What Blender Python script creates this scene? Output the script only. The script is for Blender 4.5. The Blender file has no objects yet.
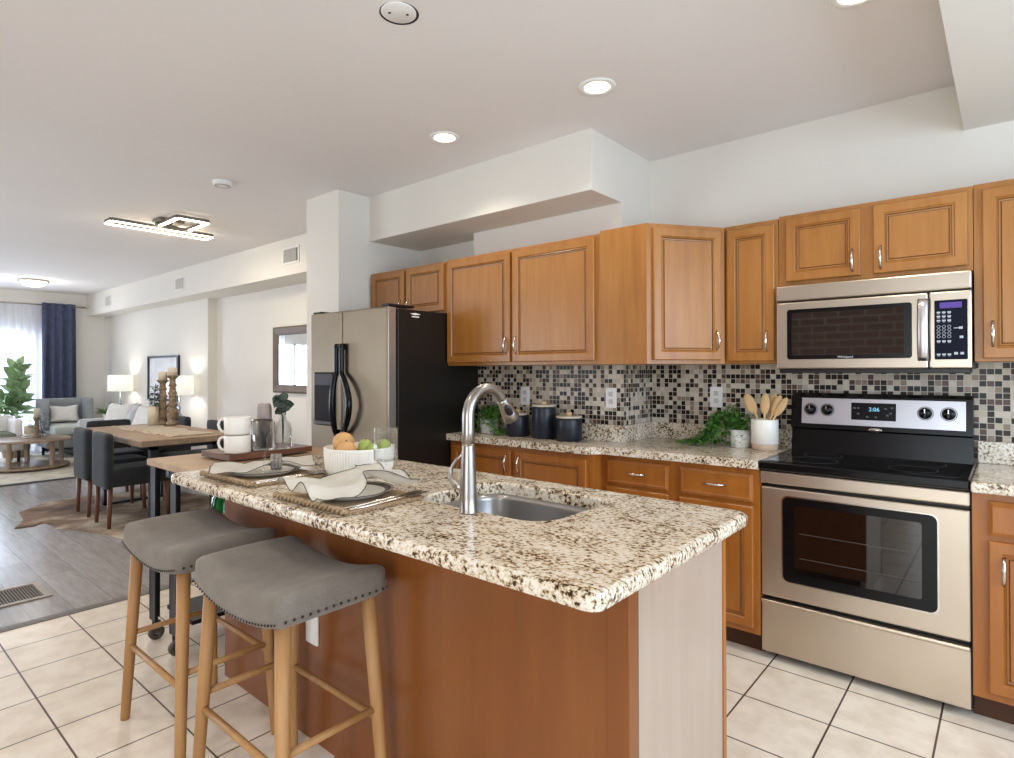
import bpy, bmesh, math, random
from mathutils import Vector, Matrix
random.seed(7)
PI = math.pi
C = bpy.context.scene.collection
S = bpy.context.scene

# ------------------------------------------------------------------ camera
F_PX, YAW, PITCH, ROLL, CXP, CYP = 589.863, -0.705688, 0.00546177, -0.00239567, 507.29, 366.93
CAM = Vector((0, 0, 1.335))
cs, sn = math.cos(YAW), math.sin(YAW)
fwd = Vector((sn*math.cos(PITCH), cs*math.cos(PITCH), math.sin(PITCH)))
right = Vector((cs, -sn, 0)); up = right.cross(fwd)
r2 = math.cos(ROLL)*right + math.sin(ROLL)*up
u2 = -math.sin(ROLL)*right + math.cos(ROLL)*up
cam = bpy.data.cameras.new('camera'); co = bpy.data.objects.new('camera', cam); C.objects.link(co)
cam.sensor_width = 36; cam.lens = F_PX/1014*36
cam.shift_x = -(CXP-507)/1014; cam.shift_y = (CYP-379)/1014
cam.clip_start = .02; cam.clip_end = 100
M = Matrix.Identity(4)
for i, v in enumerate((r2, u2, -fwd)):
    for j in range(3): M[j][i] = v[j]
M.translation = CAM
co.matrix_world = M
S.camera = co

# ------------------------------------------------------------------ world, daylight, exposure
S.view_settings.view_transform = 'Standard'; S.view_settings.look = 'None'
S.view_settings.exposure = -0.62; S.view_settings.gamma = 1; S.view_settings.use_curve_mapping = False
w = bpy.data.worlds.new('sky'); S.world = w; w.use_nodes = True
bg = w.node_tree.nodes['Background']; bg.inputs[0].default_value = (.80, .88, 1, 1); bg.inputs[1].default_value = 1.5

def area(name, loc, direction, sx, sy, power, col):
    l = bpy.data.lights.new(name, 'AREA'); l.shape = 'RECTANGLE'; l.size = sx; l.size_y = sy; l.energy = power; l.color = col
    o = bpy.data.objects.new(name, l); C.objects.link(o); o.location = loc
    o.rotation_euler = Vector(direction).to_track_quat('-Z', 'Y').to_euler()
    return o
# daylight through the far window, inferred openings and an added dining window
area('daylight_kitchen_window', (1.93, 1.3, 1.55), (-1, .02, -.12), 2.9, 1.5, 140, (.64, .80, 1))
area('daylight_patio_door', (0.0, -2.28, 1.15), (-.25, 1, .02), 1.8, 2.0, 90, (.84, .92, 1))
area('daylight_living_window', (-12.45, .6, 1.1), (1, 0, 0), 3.2, 1.8, 420, (.76, .86, 1))
area('added_dining_daylight', (-6.6, -2.25, 1.45), (0, 1, 0), 3.2, 1.5, 135, (.86, .92, 1))  # unseen dining window, added to bring in more daylight

# ------------------------------------------------------------------ materials
def lin(h):
    h = h.lstrip('#'); o = []
    for i in (0, 2, 4):
        c = int(h[i:i+2], 16)/255
        o.append(c/12.92 if c <= .04045 else ((c+.055)/1.055)**2.4)
    return tuple(o)+(1,)
def newmat(name):
    m = bpy.data.materials.new(name); m.use_nodes = True
    nt = m.node_tree; b = nt.nodes['Principled BSDF']
    return m, nt, b
def N(nt, t, **k):
    n = nt.nodes.new(t)
    for a, v in k.items(): setattr(n, a, v)
    return n
def coords(nt, scale=(1, 1, 1)):
    tc = N(nt, 'ShaderNodeTexCoord'); mp = N(nt, 'ShaderNodeMapping'); mp.inputs['Scale'].default_value = scale
    nt.links.new(tc.outputs['Object'], mp.inputs[0]); return mp.outputs[0]
def ramp(nt, fac, stops, const=False):
    r = N(nt, 'ShaderNodeValToRGB'); e = r.color_ramp
    if const: e.interpolation = 'CONSTANT'
    while len(e.elements) < len(stops): e.elements.new(.5)
    for el, (p, c) in zip(e.elements, stops):
        el.position = p; el.color = lin(c) if isinstance(c, str) else c
    nt.links.new(fac, r.inputs[0]); return r.outputs[0]
def noise(nt, vec, scale, detail=3, rough=.5):
    n = N(nt, 'ShaderNodeTexNoise'); n.inputs['Scale'].default_value = scale; n.inputs['Detail'].default_value = detail
    n.inputs['Roughness'].default_value = rough
    nt.links.new(vec, n.inputs['Vector']); return n.outputs[0]
def bump(nt, b, h, s=.2, d=.005):
    n = N(nt, 'ShaderNodeBump'); n.inputs['Strength'].default_value = s; n.inputs['Distance'].default_value = d
    nt.links.new(h, n.inputs['Height']); nt.links.new(n.outputs[0], b.inputs['Normal'])
def plain(name, col, rough=.5, metal=0, var=.06, scale=20, bmp=0, spec=.5, coat=0, trans=0, emit=0, sheen=0, ior=1.45):
    m, nt, b = newmat(name)
    c = lin(col); v = coords(nt); n = noise(nt, v, scale, 4)
    d = tuple(x*(1-var) for x in c[:3])+(1,); e = tuple(min(1, x*(1+var)) for x in c[:3])+(1,)
    nt.links.new(ramp(nt, n, [(.3, d), (.7, e)]), b.inputs['Base Color'])
    b.inputs['Roughness'].default_value = rough; b.inputs['Metallic'].default_value = metal
    b.inputs['Specular IOR Level'].default_value = spec; b.inputs['IOR'].default_value = ior
    b.inputs['Coat Weight'].default_value = coat; b.inputs['Transmission Weight'].default_value = trans
    if sheen: b.inputs['Sheen Weight'].default_value = sheen
    if emit:
        b.inputs['Emission Color'].default_value = c; b.inputs['Emission Strength'].default_value = emit
    if bmp: bump(nt, b, n, bmp, .003)
    return m
def wood(name, c0, c1, c2, stretch=(9, 9, .7), rough=.38, coat=.15, scale=3):
    m, nt, b = newmat(name); v = coords(nt, stretch)
    n = noise(nt, v, scale, 8, .6)
    v2 = coords(nt, (1.2, 1.2, .5)); n2 = noise(nt, v2, 3, 3)
    mx = N(nt, 'ShaderNodeMix', data_type='FLOAT'); mx.inputs[0].default_value = .45
    nt.links.new(n, mx.inputs[2]); nt.links.new(n2, mx.inputs[3])
    nt.links.new(ramp(nt, mx.outputs[0], [(.3, c0), (.5, c1), (.7, c2)]), b.inputs['Base Color'])
    b.inputs['Roughness'].default_value = rough; b.inputs['Coat Weight'].default_value = coat; b.inputs['Coat Roughness'].default_value = .22
    bump(nt, b, n, .04, .002)
    return m
def fabric(name, c0, c1, weave=350, rough=.95, bmp=.35):
    m, nt, b = newmat(name); v = coords(nt)
    n = noise(nt, v, weave, 2); n2 = noise(nt, v, 14, 3)
    mx = N(nt, 'ShaderNodeMix', data_type='FLOAT'); mx.inputs[0].default_value = .4
    nt.links.new(n, mx.inputs[2]); nt.links.new(n2, mx.inputs[3])
    nt.links.new(ramp(nt, mx.outputs[0], [(.35, c0), (.65, c1)]), b.inputs['Base Color'])
    b.inputs['Roughness'].default_value = rough; b.inputs['Sheen Weight'].default_value = .15; b.inputs['Specular IOR Level'].default_value = .2
    bump(nt, b, n, bmp, .001); return m
def steel(name, col='#C9C2B8', rough=.3, stretch=(3, 3, 160)):
    m, nt, b = newmat(name); v = coords(nt, stretch); n = noise(nt, v, 4, 4)
    v2 = coords(nt); n2 = noise(nt, v2, 3, 2)
    c = lin(col)
    nt.links.new(ramp(nt, n2, [(.3, tuple(x*.9 for x in c[:3])+(1,)), (.7, c)]), b.inputs['Base Color'])
    b.inputs['Metallic'].default_value = 1
    r = N(nt, 'ShaderNodeMapRange'); r.inputs['To Min'].default_value = rough-.07; r.inputs['To Max'].default_value = rough+.1
    nt.links.new(n, r.inputs[0]); nt.links.new(r.outputs[0], b.inputs['Roughness'])
    bump(nt, b, n, .03, .001); return m

PAINT = plain('wall_paint', '#E6E1D8', .85, var=.015, scale=2)
CEILP = plain('ceiling_paint', '#EBE6E3', .9, var=.012, scale=1.5)
WHITE = plain('white_plastic', '#EDEBE6', .4, var=.02)
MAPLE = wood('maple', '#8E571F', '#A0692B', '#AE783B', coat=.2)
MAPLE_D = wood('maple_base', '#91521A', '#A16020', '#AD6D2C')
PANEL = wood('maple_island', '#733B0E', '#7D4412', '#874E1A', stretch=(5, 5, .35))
SHEENW = wood('maple_painted_sheen', '#A4907E', '#AF9B8A', '#B8A596', stretch=(7, 7, .35), rough=.3)  # same island laminate, with the window's pale sheen put into its colour
GLAZE = plain('dark_glaze', '#6E4826', .5)
FAUCETM = steel('faucet_nickel', '#A6A19C', .28, (3, 3, 3))
NICKEL = steel('brushed_nickel', '#D6CEC4', .22, (3, 3, 3))
STEEL = steel('stainless', '#CDBFAD', .36)
STEELM = steel('microwave_steel', '#C0B4A4', .33)
STEELV = steel('stainless_vertical', '#8B7E6B', .42, (120, 120, 2))
SINKM = steel('sink_steel', '#A5A2A0', .3, (2, 14, 2))
BLACKG = plain('black_gloss', '#0A0A0C', .22, var=.02, spec=.3)
BLACKM = plain('black_textured', '#15120F', .32, var=.1, scale=200, bmp=.15)
BLACKP = plain('black_plastic', '#121212', .35)
CERAM = plain('cooktop_glass', '#08080A', .06, var=.02)
IRON = plain('dark_iron', '#202124', .45, metal=.4)
GREYMET = plain('grey_metal', '#77736C', .45, metal=.6)
NAVY = plain('navy_ceramic', '#1F242E', .38, var=.03)
CREAMW = plain('cream_ceramic', '#EAE6DD', .35, var=.02)
BISQUE = plain('bare_clay', '#B49C87', .7)
STOOLF = fabric('taupe_linen', '#6F675E', '#837A70')
CHARF = fabric('charcoal_fabric', '#27292B', '#323436')
GREYF = fabric('grey_fabric', '#85888A', '#9A9D9E')
SOFAF = fabric('pale_grey_fabric', '#B7B8BA', '#C7C8C9')
WHITEF = fabric('white_linen', '#D8D4CE', '#E8E5DF')
NAPK = fabric('cream_napkin', '#EDE7DB', '#F6F2EA', weave=500)
BLACKTH = plain('black_thread', '#1C1B20', .9)
RUNF = fabric('runner_cloth', '#DCCDB4', '#E8DCC8', weave=200)
NAVYF = fabric('navy_velvet', '#424761', '#595E79', weave=60, bmp=.1)
OAKL = wood('stool_oak', '#966A3B', '#A97C4A', '#B88D5C', stretch=(10, 10, 1), rough=.5, coat=0)
WALN = wood('walnut_leg', '#5E3C27', '#6E472F', '#7C5438', rough=.5, coat=0)
TABW = wood('table_wood', '#7C644B', '#927860', '#A68E73', stretch=(.8, 9, 9), rough=.5, coat=0)
CARTW = wood('cart_wood', '#92704C', '#A98863', '#BB9C78', stretch=(9, .8, 9), rough=.5, coat=0)
BOARDW = wood('tray_wood', '#4A2B1C', '#5F3A26', '#754B31', stretch=(6, .6, 6), rough=.45)
CANDLEW = wood('carved_wood', '#453527', '#7A6650', '#C2B49C', stretch=(16, 16, 12), rough=.8, coat=0)
COFFW = wood('coffee_table_wood', '#7A6450', '#8C755E', '#9D8870', stretch=(1, 6, 6), coat=.2, rough=.35)
SPOONW = wood('spoon_wood', '#C39A66', '#D3AE7C', '#DFBF92', stretch=(8, 8, 1), rough=.6, coat=0)
WAX = plain('wax', '#CCBFA8', .6)
def thin_glass(name, tint, base=.06):
    m, nt, b = newmat(name); out = nt.nodes['Material Output']
    tr = N(nt, 'ShaderNodeBsdfTransparent'); tr.inputs[0].default_value = lin(tint)
    gl = N(nt, 'ShaderNodeBsdfGlossy'); gl.inputs['Roughness'].default_value = .02
    lw = N(nt, 'ShaderNodeLayerWeight'); lw.inputs[0].default_value = .45
    mr = N(nt, 'ShaderNodeMapRange'); mr.inputs['To Min'].default_value = base*.4; mr.inputs['To Max'].default_value = .75; nt.links.new(lw.outputs['Facing'], mr.inputs[0])
    pw = N(nt, 'ShaderNodeMath', operation='POWER'); pw.inputs[1].default_value = 1.6; nt.links.new(mr.outputs[0], pw.inputs[0])
    mx = N(nt, 'ShaderNodeMixShader'); nt.links.new(pw.outputs[0], mx.inputs[0]); nt.links.new(tr.outputs[0], mx.inputs[1]); nt.links.new(gl.outputs[0], mx.inputs[2])
    nt.links.new(mx.outputs[0], out.inputs[0]); return m
GLASS = thin_glass('clear_glass', '#FBFCFC')
SMOKE = thin_glass('smoke_glass', '#B3ABA8', .12)
GREENG = plain('green_glass', '#1F8A4A', .04, trans=.8, var=.05)
PANE = thin_glass('window_glass', '#FBFDFF', .03)
LEAF = plain('leaf', '#5E8F3C', .5, var=.55, scale=45)
LEAFL = plain('leaf_light', '#97B184', .5, var=.35, scale=12)
EUCA = plain('eucalyptus', '#3D4A3F', .6, var=.3, scale=40)
SOIL = plain('soil', '#3A2C20', .95)
BARK = plain('bark', '#6A5A45', .9)
ORANGE = plain('orange_peel', '#CC9C66', .55, var=.12, scale=30, bmp=.1)
LIME = plain('lime_peel', '#97A552', .4, var=.2, scale=18)
PEAR = plain('pear_peel', '#CDB27A', .5, var=.15, scale=18)
SHADE = plain('lamp_shade_linen', '#F1EFE4', .9, emit=.9)
LENS = plain('warm_lens', '#FFF1D6', .4, emit=14)
DOMEG = plain('dome_glass', '#FFFAF0', .4, emit=3)
LED = plain('led_strip', '#FFF0D4', .4, emit=14)
DISPV = plain('violet_display', '#4A2E86', .3, emit=.35)
DISPB = plain('blue_digits', '#79C6DE', .3, emit=1.1)
KEYS = plain('key_print', '#B9BDC6', .5)
KICK = plain('toe_kick', '#4B2C17', .6)
JUTE = plain('woven_jute', '#A28A6C', .95, var=.4, scale=120, bmp=.8)
DARKRIM = plain('stoneware_rim', '#4A403A', .4)
MIRROR = plain('mirror_glass', '#F2F6F8', .01, metal=1, var=0)
MFRAME = wood('mirror_frame', '#5A4B40', '#6B5A4D', '#78685A', stretch=(4, 4, 4), rough=.5, coat=0)
ARTP = plain('art_print', '#E3E2E2', .6, var=.12, scale=5)

def mat_tile():
    m, nt, b = newmat('floor_tile')
    tc = N(nt, 'ShaderNodeTexCoord'); mp = N(nt, 'ShaderNodeMapping'); mp.inputs['Location'].default_value = (.523+.314*40, -.59+.314*40, 0)
    nt.links.new(tc.outputs['Object'], mp.inputs[0])
    br = N(nt, 'ShaderNodeTexBrick'); br.offset = 0; br.squash = 1
    br.inputs['Scale'].default_value = 1; br.inputs['Brick Width'].default_value = .314; br.inputs['Row Height'].default_value = .314
    br.inputs['Mortar Size'].default_value = .0036; br.inputs['Mortar Smooth'].default_value = .1
    br.inputs['Color1'].default_value = lin('#E9DDCD'); br.inputs['Color2'].default_value = lin('#EFE3D3'); br.inputs['Mortar'].default_value = lin('#4C392B')
    nt.links.new(mp.outputs[0], br.inputs['Vector'])
    n = noise(nt, tc.outputs['Object'], 9, 6, .6)
    mx = N(nt, 'ShaderNodeMix', data_type='RGBA', blend_type='MULTIPLY'); mx.inputs[0].default_value = .55
    nt.links.new(br.outputs['Color'], mx.inputs[6]); nt.links.new(ramp(nt, n, [(.3, '#D9CDBE'), (.6, '#FFFFFF')]), mx.inputs[7])
    nt.links.new(mx.outputs[2], b.inputs['Base Color'])
    b.inputs['Roughness'].default_value = .28
    bump(nt, b, br.outputs['Fac'], -.3, .002) if False else None
    return m
def mat_plank():
    m, nt, b = newmat('plank_floor')
    tc = N(nt, 'ShaderNodeTexCoord')
    br = N(nt, 'ShaderNodeTexBrick'); br.offset = .37
    br.inputs['Scale'].default_value = 1; br.inputs['Brick Width'].default_value = 1.2; br.inputs['Row Height'].default_value = .19
    br.inputs['Mortar Size'].default_value = .0012
    br.inputs['Color1'].default_value = lin('#938D8B'); br.inputs['Color2'].default_value = lin('#AEA9A7'); br.inputs['Mortar'].default_value = lin('#645D57')
    nt.links.new(tc.outputs['Object'], br.inputs['Vector'])
    n = noise(nt, coords(nt, (1.2, 9, 1)), 4, 6, .6)
    mx = N(nt, 'ShaderNodeMix', data_type='RGBA', blend_type='MULTIPLY'); mx.inputs[0].default_value = .5
    nt.links.new(br.outputs['Color'], mx.inputs[6]); nt.links.new(ramp(nt, n, [(.3, '#A89C90'), (.7, '#FFFFFF')]), mx.inputs[7])
    nt.links.new(mx.outputs[2], b.inputs['Base Color']); b.inputs['Roughness'].default_value = .22
    return m
def mat_granite():
    m, nt, b = newmat('granite'); v = coords(nt, (1, 1.25, 1))
    n1 = noise(nt, v, 88, 5, .62); n2 = noise(nt, v, 14, 3); n3 = noise(nt, v, 220, 2)
    ad = N(nt, 'ShaderNodeMath', operation='MULTIPLY_ADD'); ad.inputs[1].default_value = .35
    nt.links.new(n2, ad.inputs[0]); nt.links.new(n1, ad.inputs[2])
    ad2 = N(nt, 'ShaderNodeMath', operation='MULTIPLY_ADD'); ad2.inputs[1].default_value = .18
    nt.links.new(n3, ad2.inputs[0]); nt.links.new(ad.outputs[0], ad2.inputs[2])
    c = ramp(nt, ad2.outputs[0], [(.0, '#1B1613'), (.615, '#2A211B'), (.65, '#6A503A'), (.69, '#A58B6B'), (.735, '#CDBDA2'), (.80, '#DDD2C0'), (.92, '#E8E0D4')])
    v3 = N(nt, 'ShaderNodeTexVoronoi'); v3.inputs['Scale'].default_value = 130; nt.links.new(v, v3.inputs['Vector'])
    sp = ramp(nt, v3.outputs['Distance'], [(.0, '#3A2A1E'), (.13, '#5A4230'), (.2, '#FFFFFF')])
    mx = N(nt, 'ShaderNodeMix', data_type='RGBA', blend_type='MULTIPLY'); mx.inputs[0].default_value = .55
    nt.links.new(c, mx.inputs[6]); nt.links.new(sp, mx.inputs[7])
    nt.links.new(mx.outputs[2], b.inputs['Base Color'])
    b.inputs['Roughness'].default_value = .16; return m
def mat_mosaic():
    m, nt, b = newmat('mosaic'); P = .0272
    tc = N(nt, 'ShaderNodeTexCoord'); sp = N(nt, 'ShaderNodeSeparateXYZ'); nt.links.new(tc.outputs['Object'], sp.inputs[0])
    def mth(op, a, bb=None):
        n = N(nt, 'ShaderNodeMath', operation=op)
        for i, x in enumerate((a, bb)):
            if x is None: continue
            if isinstance(x, (int, float)): n.inputs[i].default_value = x
            else: nt.links.new(x, n.inputs[i])
        return n.outputs[0]
    u = mth('DIVIDE', mth('ADD', mth('ADD', sp.outputs[0], sp.outputs[1]), 20.003), P); v = mth('DIVIDE', mth('ADD', sp.outputs[2], 5.001), P)
    fu, fv = mth('FLOOR', u), mth('FLOOR', v)
    cb = N(nt, 'ShaderNodeCombineXYZ'); nt.links.new(fu, cb.inputs[0]); nt.links.new(fv, cb.inputs[1])
    wn = N(nt, 'ShaderNodeTexWhiteNoise', noise_dimensions='2D'); nt.links.new(cb.outputs[0], wn.inputs['Vector'])
    col = ramp(nt, wn.outputs['Value'], [(0, '#14110F'), (.27, '#2B1D16'), (.37, '#5A4136'), (.45, '#8C7A6A'), (.56, '#B9AD9B'), (.72, '#CFC4B1'), (.88, '#C2B49C')], True)
    mort = None
    for fr in (mth('FRACT', u), mth('FRACT', v)):
        d = mth('ABSOLUTE', mth('SUBTRACT', fr, .5)); g = mth('GREATER_THAN', d, .445)
        mort = g if mort is None else mth('MAXIMUM', mort, g)
    mx = N(nt, 'ShaderNodeMix', data_type='RGBA'); nt.links.new(mort, mx.inputs[0]); nt.links.new(col, mx.inputs[6]); mx.inputs[7].default_value = lin('#C9BFAE')
    nt.links.new(mx.outputs[2], b.inputs['Base Color'])
    rr = N(nt, 'ShaderNodeMapRange'); rr.inputs['To Min'].default_value = .3; rr.inputs['To Max'].default_value = .8; nt.links.new(mort, rr.inputs[0]); nt.links.new(rr.outputs[0], b.inputs['Roughness'])
    b.inputs['Specular IOR Level'].default_value = .25
    return m
def mat_brick():
    m, nt, b = newmat('brick'); tc = N(nt, 'ShaderNodeTexCoord'); mp = N(nt, 'ShaderNodeMapping'); mp.inputs['Rotation'].default_value = (PI/2, 0, 0)
    nt.links.new(tc.outputs['Object'], mp.inputs[0])
    br = N(nt, 'ShaderNodeTexBrick'); br.inputs['Scale'].default_value = 1; br.inputs['Brick Width'].default_value = .3; br.inputs['Row Height'].default_value = .095
    br.inputs['Mortar Size'].default_value = .008
    br.inputs['Color1'].default_value = lin('#8A5A45'); br.inputs['Color2'].default_value = lin('#A06C55'); br.inputs['Mortar'].default_value = lin('#CFC3B4')
    nt.links.new(mp.outputs[0], br.inputs['Vector']); nt.links.new(br.outputs['Color'], b.inputs['Base Color']); b.inputs['Roughness'].default_value = .9
    return m
def mat_rug(name, cols, scale):
    m, nt, b = newmat(name); v = coords(nt); n = noise(nt, v, scale, 5, .6)
    k = [(.25+.5*i/(len(cols)-1), c) for i, c in enumerate(cols)]
    nt.links.new(ramp(nt, n, k), b.inputs['Base Color']); b.inputs['Roughness'].default_value = .95
    bump(nt, b, noise(nt, v, 300, 2), .4, .003); return m
def mat_sheer():
    m, nt, b = newmat('sheer_voile'); out = nt.nodes['Material Output']
    tl = N(nt, 'ShaderNodeBsdfTranslucent'); tl.inputs[0].default_value = (.92, .92, .96, 1)
    tr = N(nt, 'ShaderNodeBsdfTransparent'); df = N(nt, 'ShaderNodeBsdfDiffuse'); df.inputs[0].default_value = (.85, .85, .9, 1)
    v = coords(nt, (1, 40, .3)); n = noise(nt, v, 3, 2)
    m1 = N(nt, 'ShaderNodeMixShader'); m1.inputs[0].default_value = .5; nt.links.new(tl.outputs[0], m1.inputs[1]); nt.links.new(df.outputs[0], m1.inputs[2])
    m2 = N(nt, 'ShaderNodeMixShader'); mr = N(nt, 'ShaderNodeMapRange'); mr.inputs['To Min'].default_value = .25; mr.inputs['To Max'].default_value = .6
    nt.links.new(n, mr.inputs[0]); nt.links.new(mr.outputs[0], m2.inputs[0]); nt.links.new(m1.outputs[0], m2.inputs[1]); nt.links.new(tr.outputs[0], m2.inputs[2])
    nt.links.new(m2.outputs[0], out.inputs[0]); return m
TILE, PLANK, GRANITE, MOSAIC, BRICK, SHEER = mat_tile(), mat_plank(), mat_granite(), mat_mosaic(), mat_brick(), mat_sheer()
HIDE = mat_rug('cowhide', ['#33261E', '#5A4232', '#7F6650', '#B9AB94', '#D6CBB8'], 1.7)
RUGM = mat_rug('area_rug_pile', ['#A79D8C', '#C7BEAC', '#D6CFC0'], 6)
RUGB = plain('rug_border', '#4B4A4C', .95)
POTP = mat_rug('patterned_pot', ['#8C8A84', '#D9D7D0', '#E5E3DC'], 70)

# ------------------------------------------------------------------ mesh helpers
class MB:
    def __init__(s): s.v = []; s.f = []; s.sm = []
    def add(s, vs, fs, smooth=False):
        o = len(s.v); s.v += [Vector(p) for p in vs]
        for f in fs: s.f.append(tuple(i+o for i in f)); s.sm.append(smooth)
        return s
    def box(s, x0, x1, y0, y1, z0, z1, bv=0, seg=2):
        b = bmesh.new(); bmesh.ops.create_cube(b, size=1)
        for v in b.verts:
            v.co = Vector(((x0+x1)/2+v.co.x*(x1-x0), (y0+y1)/2+v.co.y*(y1-y0), (z0+z1)/2+v.co.z*(z1-z0)))
        if bv: bmesh.ops.bevel(b, geom=list(b.edges), offset=bv, segments=seg, affect='EDGES', profile=.5)
        return s.bm(b, False)
    def bm(s, b, smooth=False):
        b.verts.index_update()
        s.add([v.co.copy() for v in b.verts], [[v.index for v in f.verts] for f in b.faces], smooth); b.free(); return s
    def lathe(s, prof, c=(0, 0, 0), n=28, sx=1, sy=1, smooth=True):
        vs = []; fs = []
        for r, z in prof:
            for k in range(n):
                a = 2*PI*k/n; vs.append((c[0]+r*sx*math.cos(a), c[1]+r*sy*math.sin(a), c[2]+z))
        for i in range(len(prof)-1):
            for k in range(n):
                fs.append((i*n+k, i*n+(k+1) % n, (i+1)*n+(k+1) % n, (i+1)*n+k))
        m_ = len(prof); ring = prof[0][0] > 1e-6 and prof[-1][0] > 1e-6 and math.hypot(prof[0][0]-prof[-1][0], prof[0][1]-prof[-1][1]) < .035
        if ring:
            for k in range(n): fs.append(((m_-1)*n+k, (m_-1)*n+(k+1) % n, (k+1) % n, k))
            return s.add(vs, fs, smooth)
        if prof[0][0] > 1e-6: fs.append(tuple(range(n-1, -1, -1)))
        if prof[-1][0] > 1e-6: fs.append(tuple((len(prof)-1)*n+k for k in range(n)))
        return s.add(vs, fs, smooth)
    def tube(s, pts, r, n=10, closed=False, caps=True):
        pts = [Vector(p) for p in pts]; rs = r if isinstance(r, (list, tuple)) else [r]*len(pts)
        vs = []; fs = []; up = None
        for i, p in enumerate(pts):
            a = pts[i-1] if (i or closed) else p; b = pts[(i+1) % len(pts)] if (i < len(pts)-1 or closed) else p
            t = (b-a).normalized()
            if up is None: up = t.orthogonal().normalized()
            up = (up-t*up.dot(t)).normalized(); q = t.cross(up)
            for k in range(n):
                an = 2*PI*k/n; vs.append(p+(up*math.cos(an)+q*math.sin(an))*rs[i])
        m = len(pts)
        for i in range(m if closed else m-1):
            j = (i+1) % m
            for k in range(n): fs.append((i*n+k, i*n+(k+1) % n, j*n+(k+1) % n, j*n+k))
        if caps and not closed: fs.append(tuple(range(n-1, -1, -1))); fs.append(tuple((m-1)*n+k for k in range(n)))
        return s.add(vs, fs, True)
    def prism(s, poly, z0, z1, smooth=False):
        n = len(poly)
        return s.add([(x, y, z0) for x, y in poly]+[(x, y, z1) for x, y in poly],
                     [tuple(range(n-1, -1, -1)), tuple(range(n, 2*n))]+[(i, (i+1) % n, n+(i+1) % n, n+i) for i in range(n)], smooth)
    def sphere(s, c, r, sx=1, sy=1, sz=1, n=16):
        m = n//2
        pr = [(r*math.sin(PI*i/m) if 0 < i < m else 0, -r*math.cos(PI*i/m)*sz) for i in range(m+1)]
        return s.lathe(pr, c, n, sx, sy)
    def rbox(s, c, h, r, nx=8, ny=8, nz=5, fn=None):
        """rounded box: half sizes h, edge radius r, fn deforms points"""
        b = bmesh.new(); cx, cy, cz = c; idx = {}
        def vert(i, j, k):
            key = (i, j, k)
            if key not in idx:
                p = Vector(((2*i/nx-1)*h[0], (2*j/ny-1)*h[1], (2*k/nz-1)*h[2]))
                q = Vector([max(-(h[a]-r), min(h[a]-r, p[a])) for a in range(3)]); d = p-q
                if d.length > 1e-9: p = q+d.normalized()*r
                if fn: p = fn(p)
                idx[key] = b.verts.new(p+Vector(c))
            return idx[key]
        for i in range(nx):
            for j in range(ny):
                b.faces.new((vert(i, j, 0), vert(i, j+1, 0), vert(i+1, j+1, 0), vert(i+1, j, 0)))
                b.faces.new((vert(i, j, nz), vert(i+1, j, nz), vert(i+1, j+1, nz), vert(i, j+1, nz)))
        for i in range(nx):
            for k in range(nz):
                b.faces.new((vert(i, 0, k), vert(i+1, 0, k), vert(i+1, 0, k+1), vert(i, 0, k+1)))
                b.faces.new((vert(i, ny, k), vert(i, ny, k+1), vert(i+1, ny, k+1), vert(i+1, ny, k)))
        for j in range(ny):
            for k in range(nz):
                b.faces.new((vert(0, j, k), vert(0, j, k+1), vert(0, j+1, k+1), vert(0, j+1, k)))
                b.faces.new((vert(nx, j, k), vert(nx, j+1, k), vert(nx, j+1, k+1), vert(nx, j, k+1)))
        return s.bm(b, True)
    def leaf(s, p, d, L, W, droop=.3, nrm=None):
        p = Vector(p); d = Vector(d).normalized(); sd = d.cross(Vector((0, 0, 1)))
        if sd.length < .05: sd = Vector((1, 0, 0))
        sd.normalize(); u = sd.cross(d)
        q = [p, p+d*L*.35+sd*W*.5+u*L*.06, p+d*L*.35-sd*W*.5+u*L*.06, p+d*L*.35-u*.0, p+d*L*.72+sd*W*.38-u*L*droop*.3, p+d*L*.72-sd*W*.38-u*L*droop*.3, p+d*L*.72-u*L*droop*.42, p+d*L-u*L*droop]
        return s.add(q, [(0, 1, 3), (0, 3, 2), (1, 4, 6, 3), (3, 6, 5, 2), (4, 7, 6), (6, 7, 5)], True)
    def xf(s, m):
        s.v = [m @ v for v in s.v]; return s
    def join(s, o): return s.add(o.v, o.f) if False else s._j(o)
    def _j(s, o):
        k = len(s.v); s.v += o.v; s.f += [tuple(i+k for i in f) for f in o.f]; s.sm += o.sm; return s

def link(name, mb, mat, parent=None, off=(0, 0, 0)):
    me = bpy.data.meshes.new(name); o = Vector(off)
    me.from_pydata([tuple(v-o) for v in mb.v], [], mb.f)
    for p, sm in zip(me.polygons, mb.sm): p.use_smooth = sm
    b = bmesh.new(); b.from_mesh(me); bmesh.ops.recalc_face_normals(b, faces=b.faces); b.to_mesh(me); b.free()
    me.materials.append(mat); me.update()
    ob = bpy.data.objects.new(name, me); C.objects.link(ob)
    if parent: ob.parent = parent
    return ob
class T:
    """a thing: an Empty at its base; parts are built in world coordinates (or local when rot is used)"""
    def __init__(s, name, label, cat, loc, group=None, rot=0, local=False):
        s.o = bpy.data.objects.new(name, None); C.objects.link(s.o); s.o.empty_display_size = .05
        s.o.location = loc; s.o.rotation_euler = (0, 0, rot); s.loc = Vector((0, 0, 0)) if local else Vector(loc)
        s.o['label'] = label; s.o['category'] = cat
        if group: s.o['group'] = group
    def p(s, name, mb, mat, parent=None, label=None):
        ob = link(name, mb, mat, parent or s.o, s.loc)
        if label: ob['label'] = label
        return ob
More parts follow.
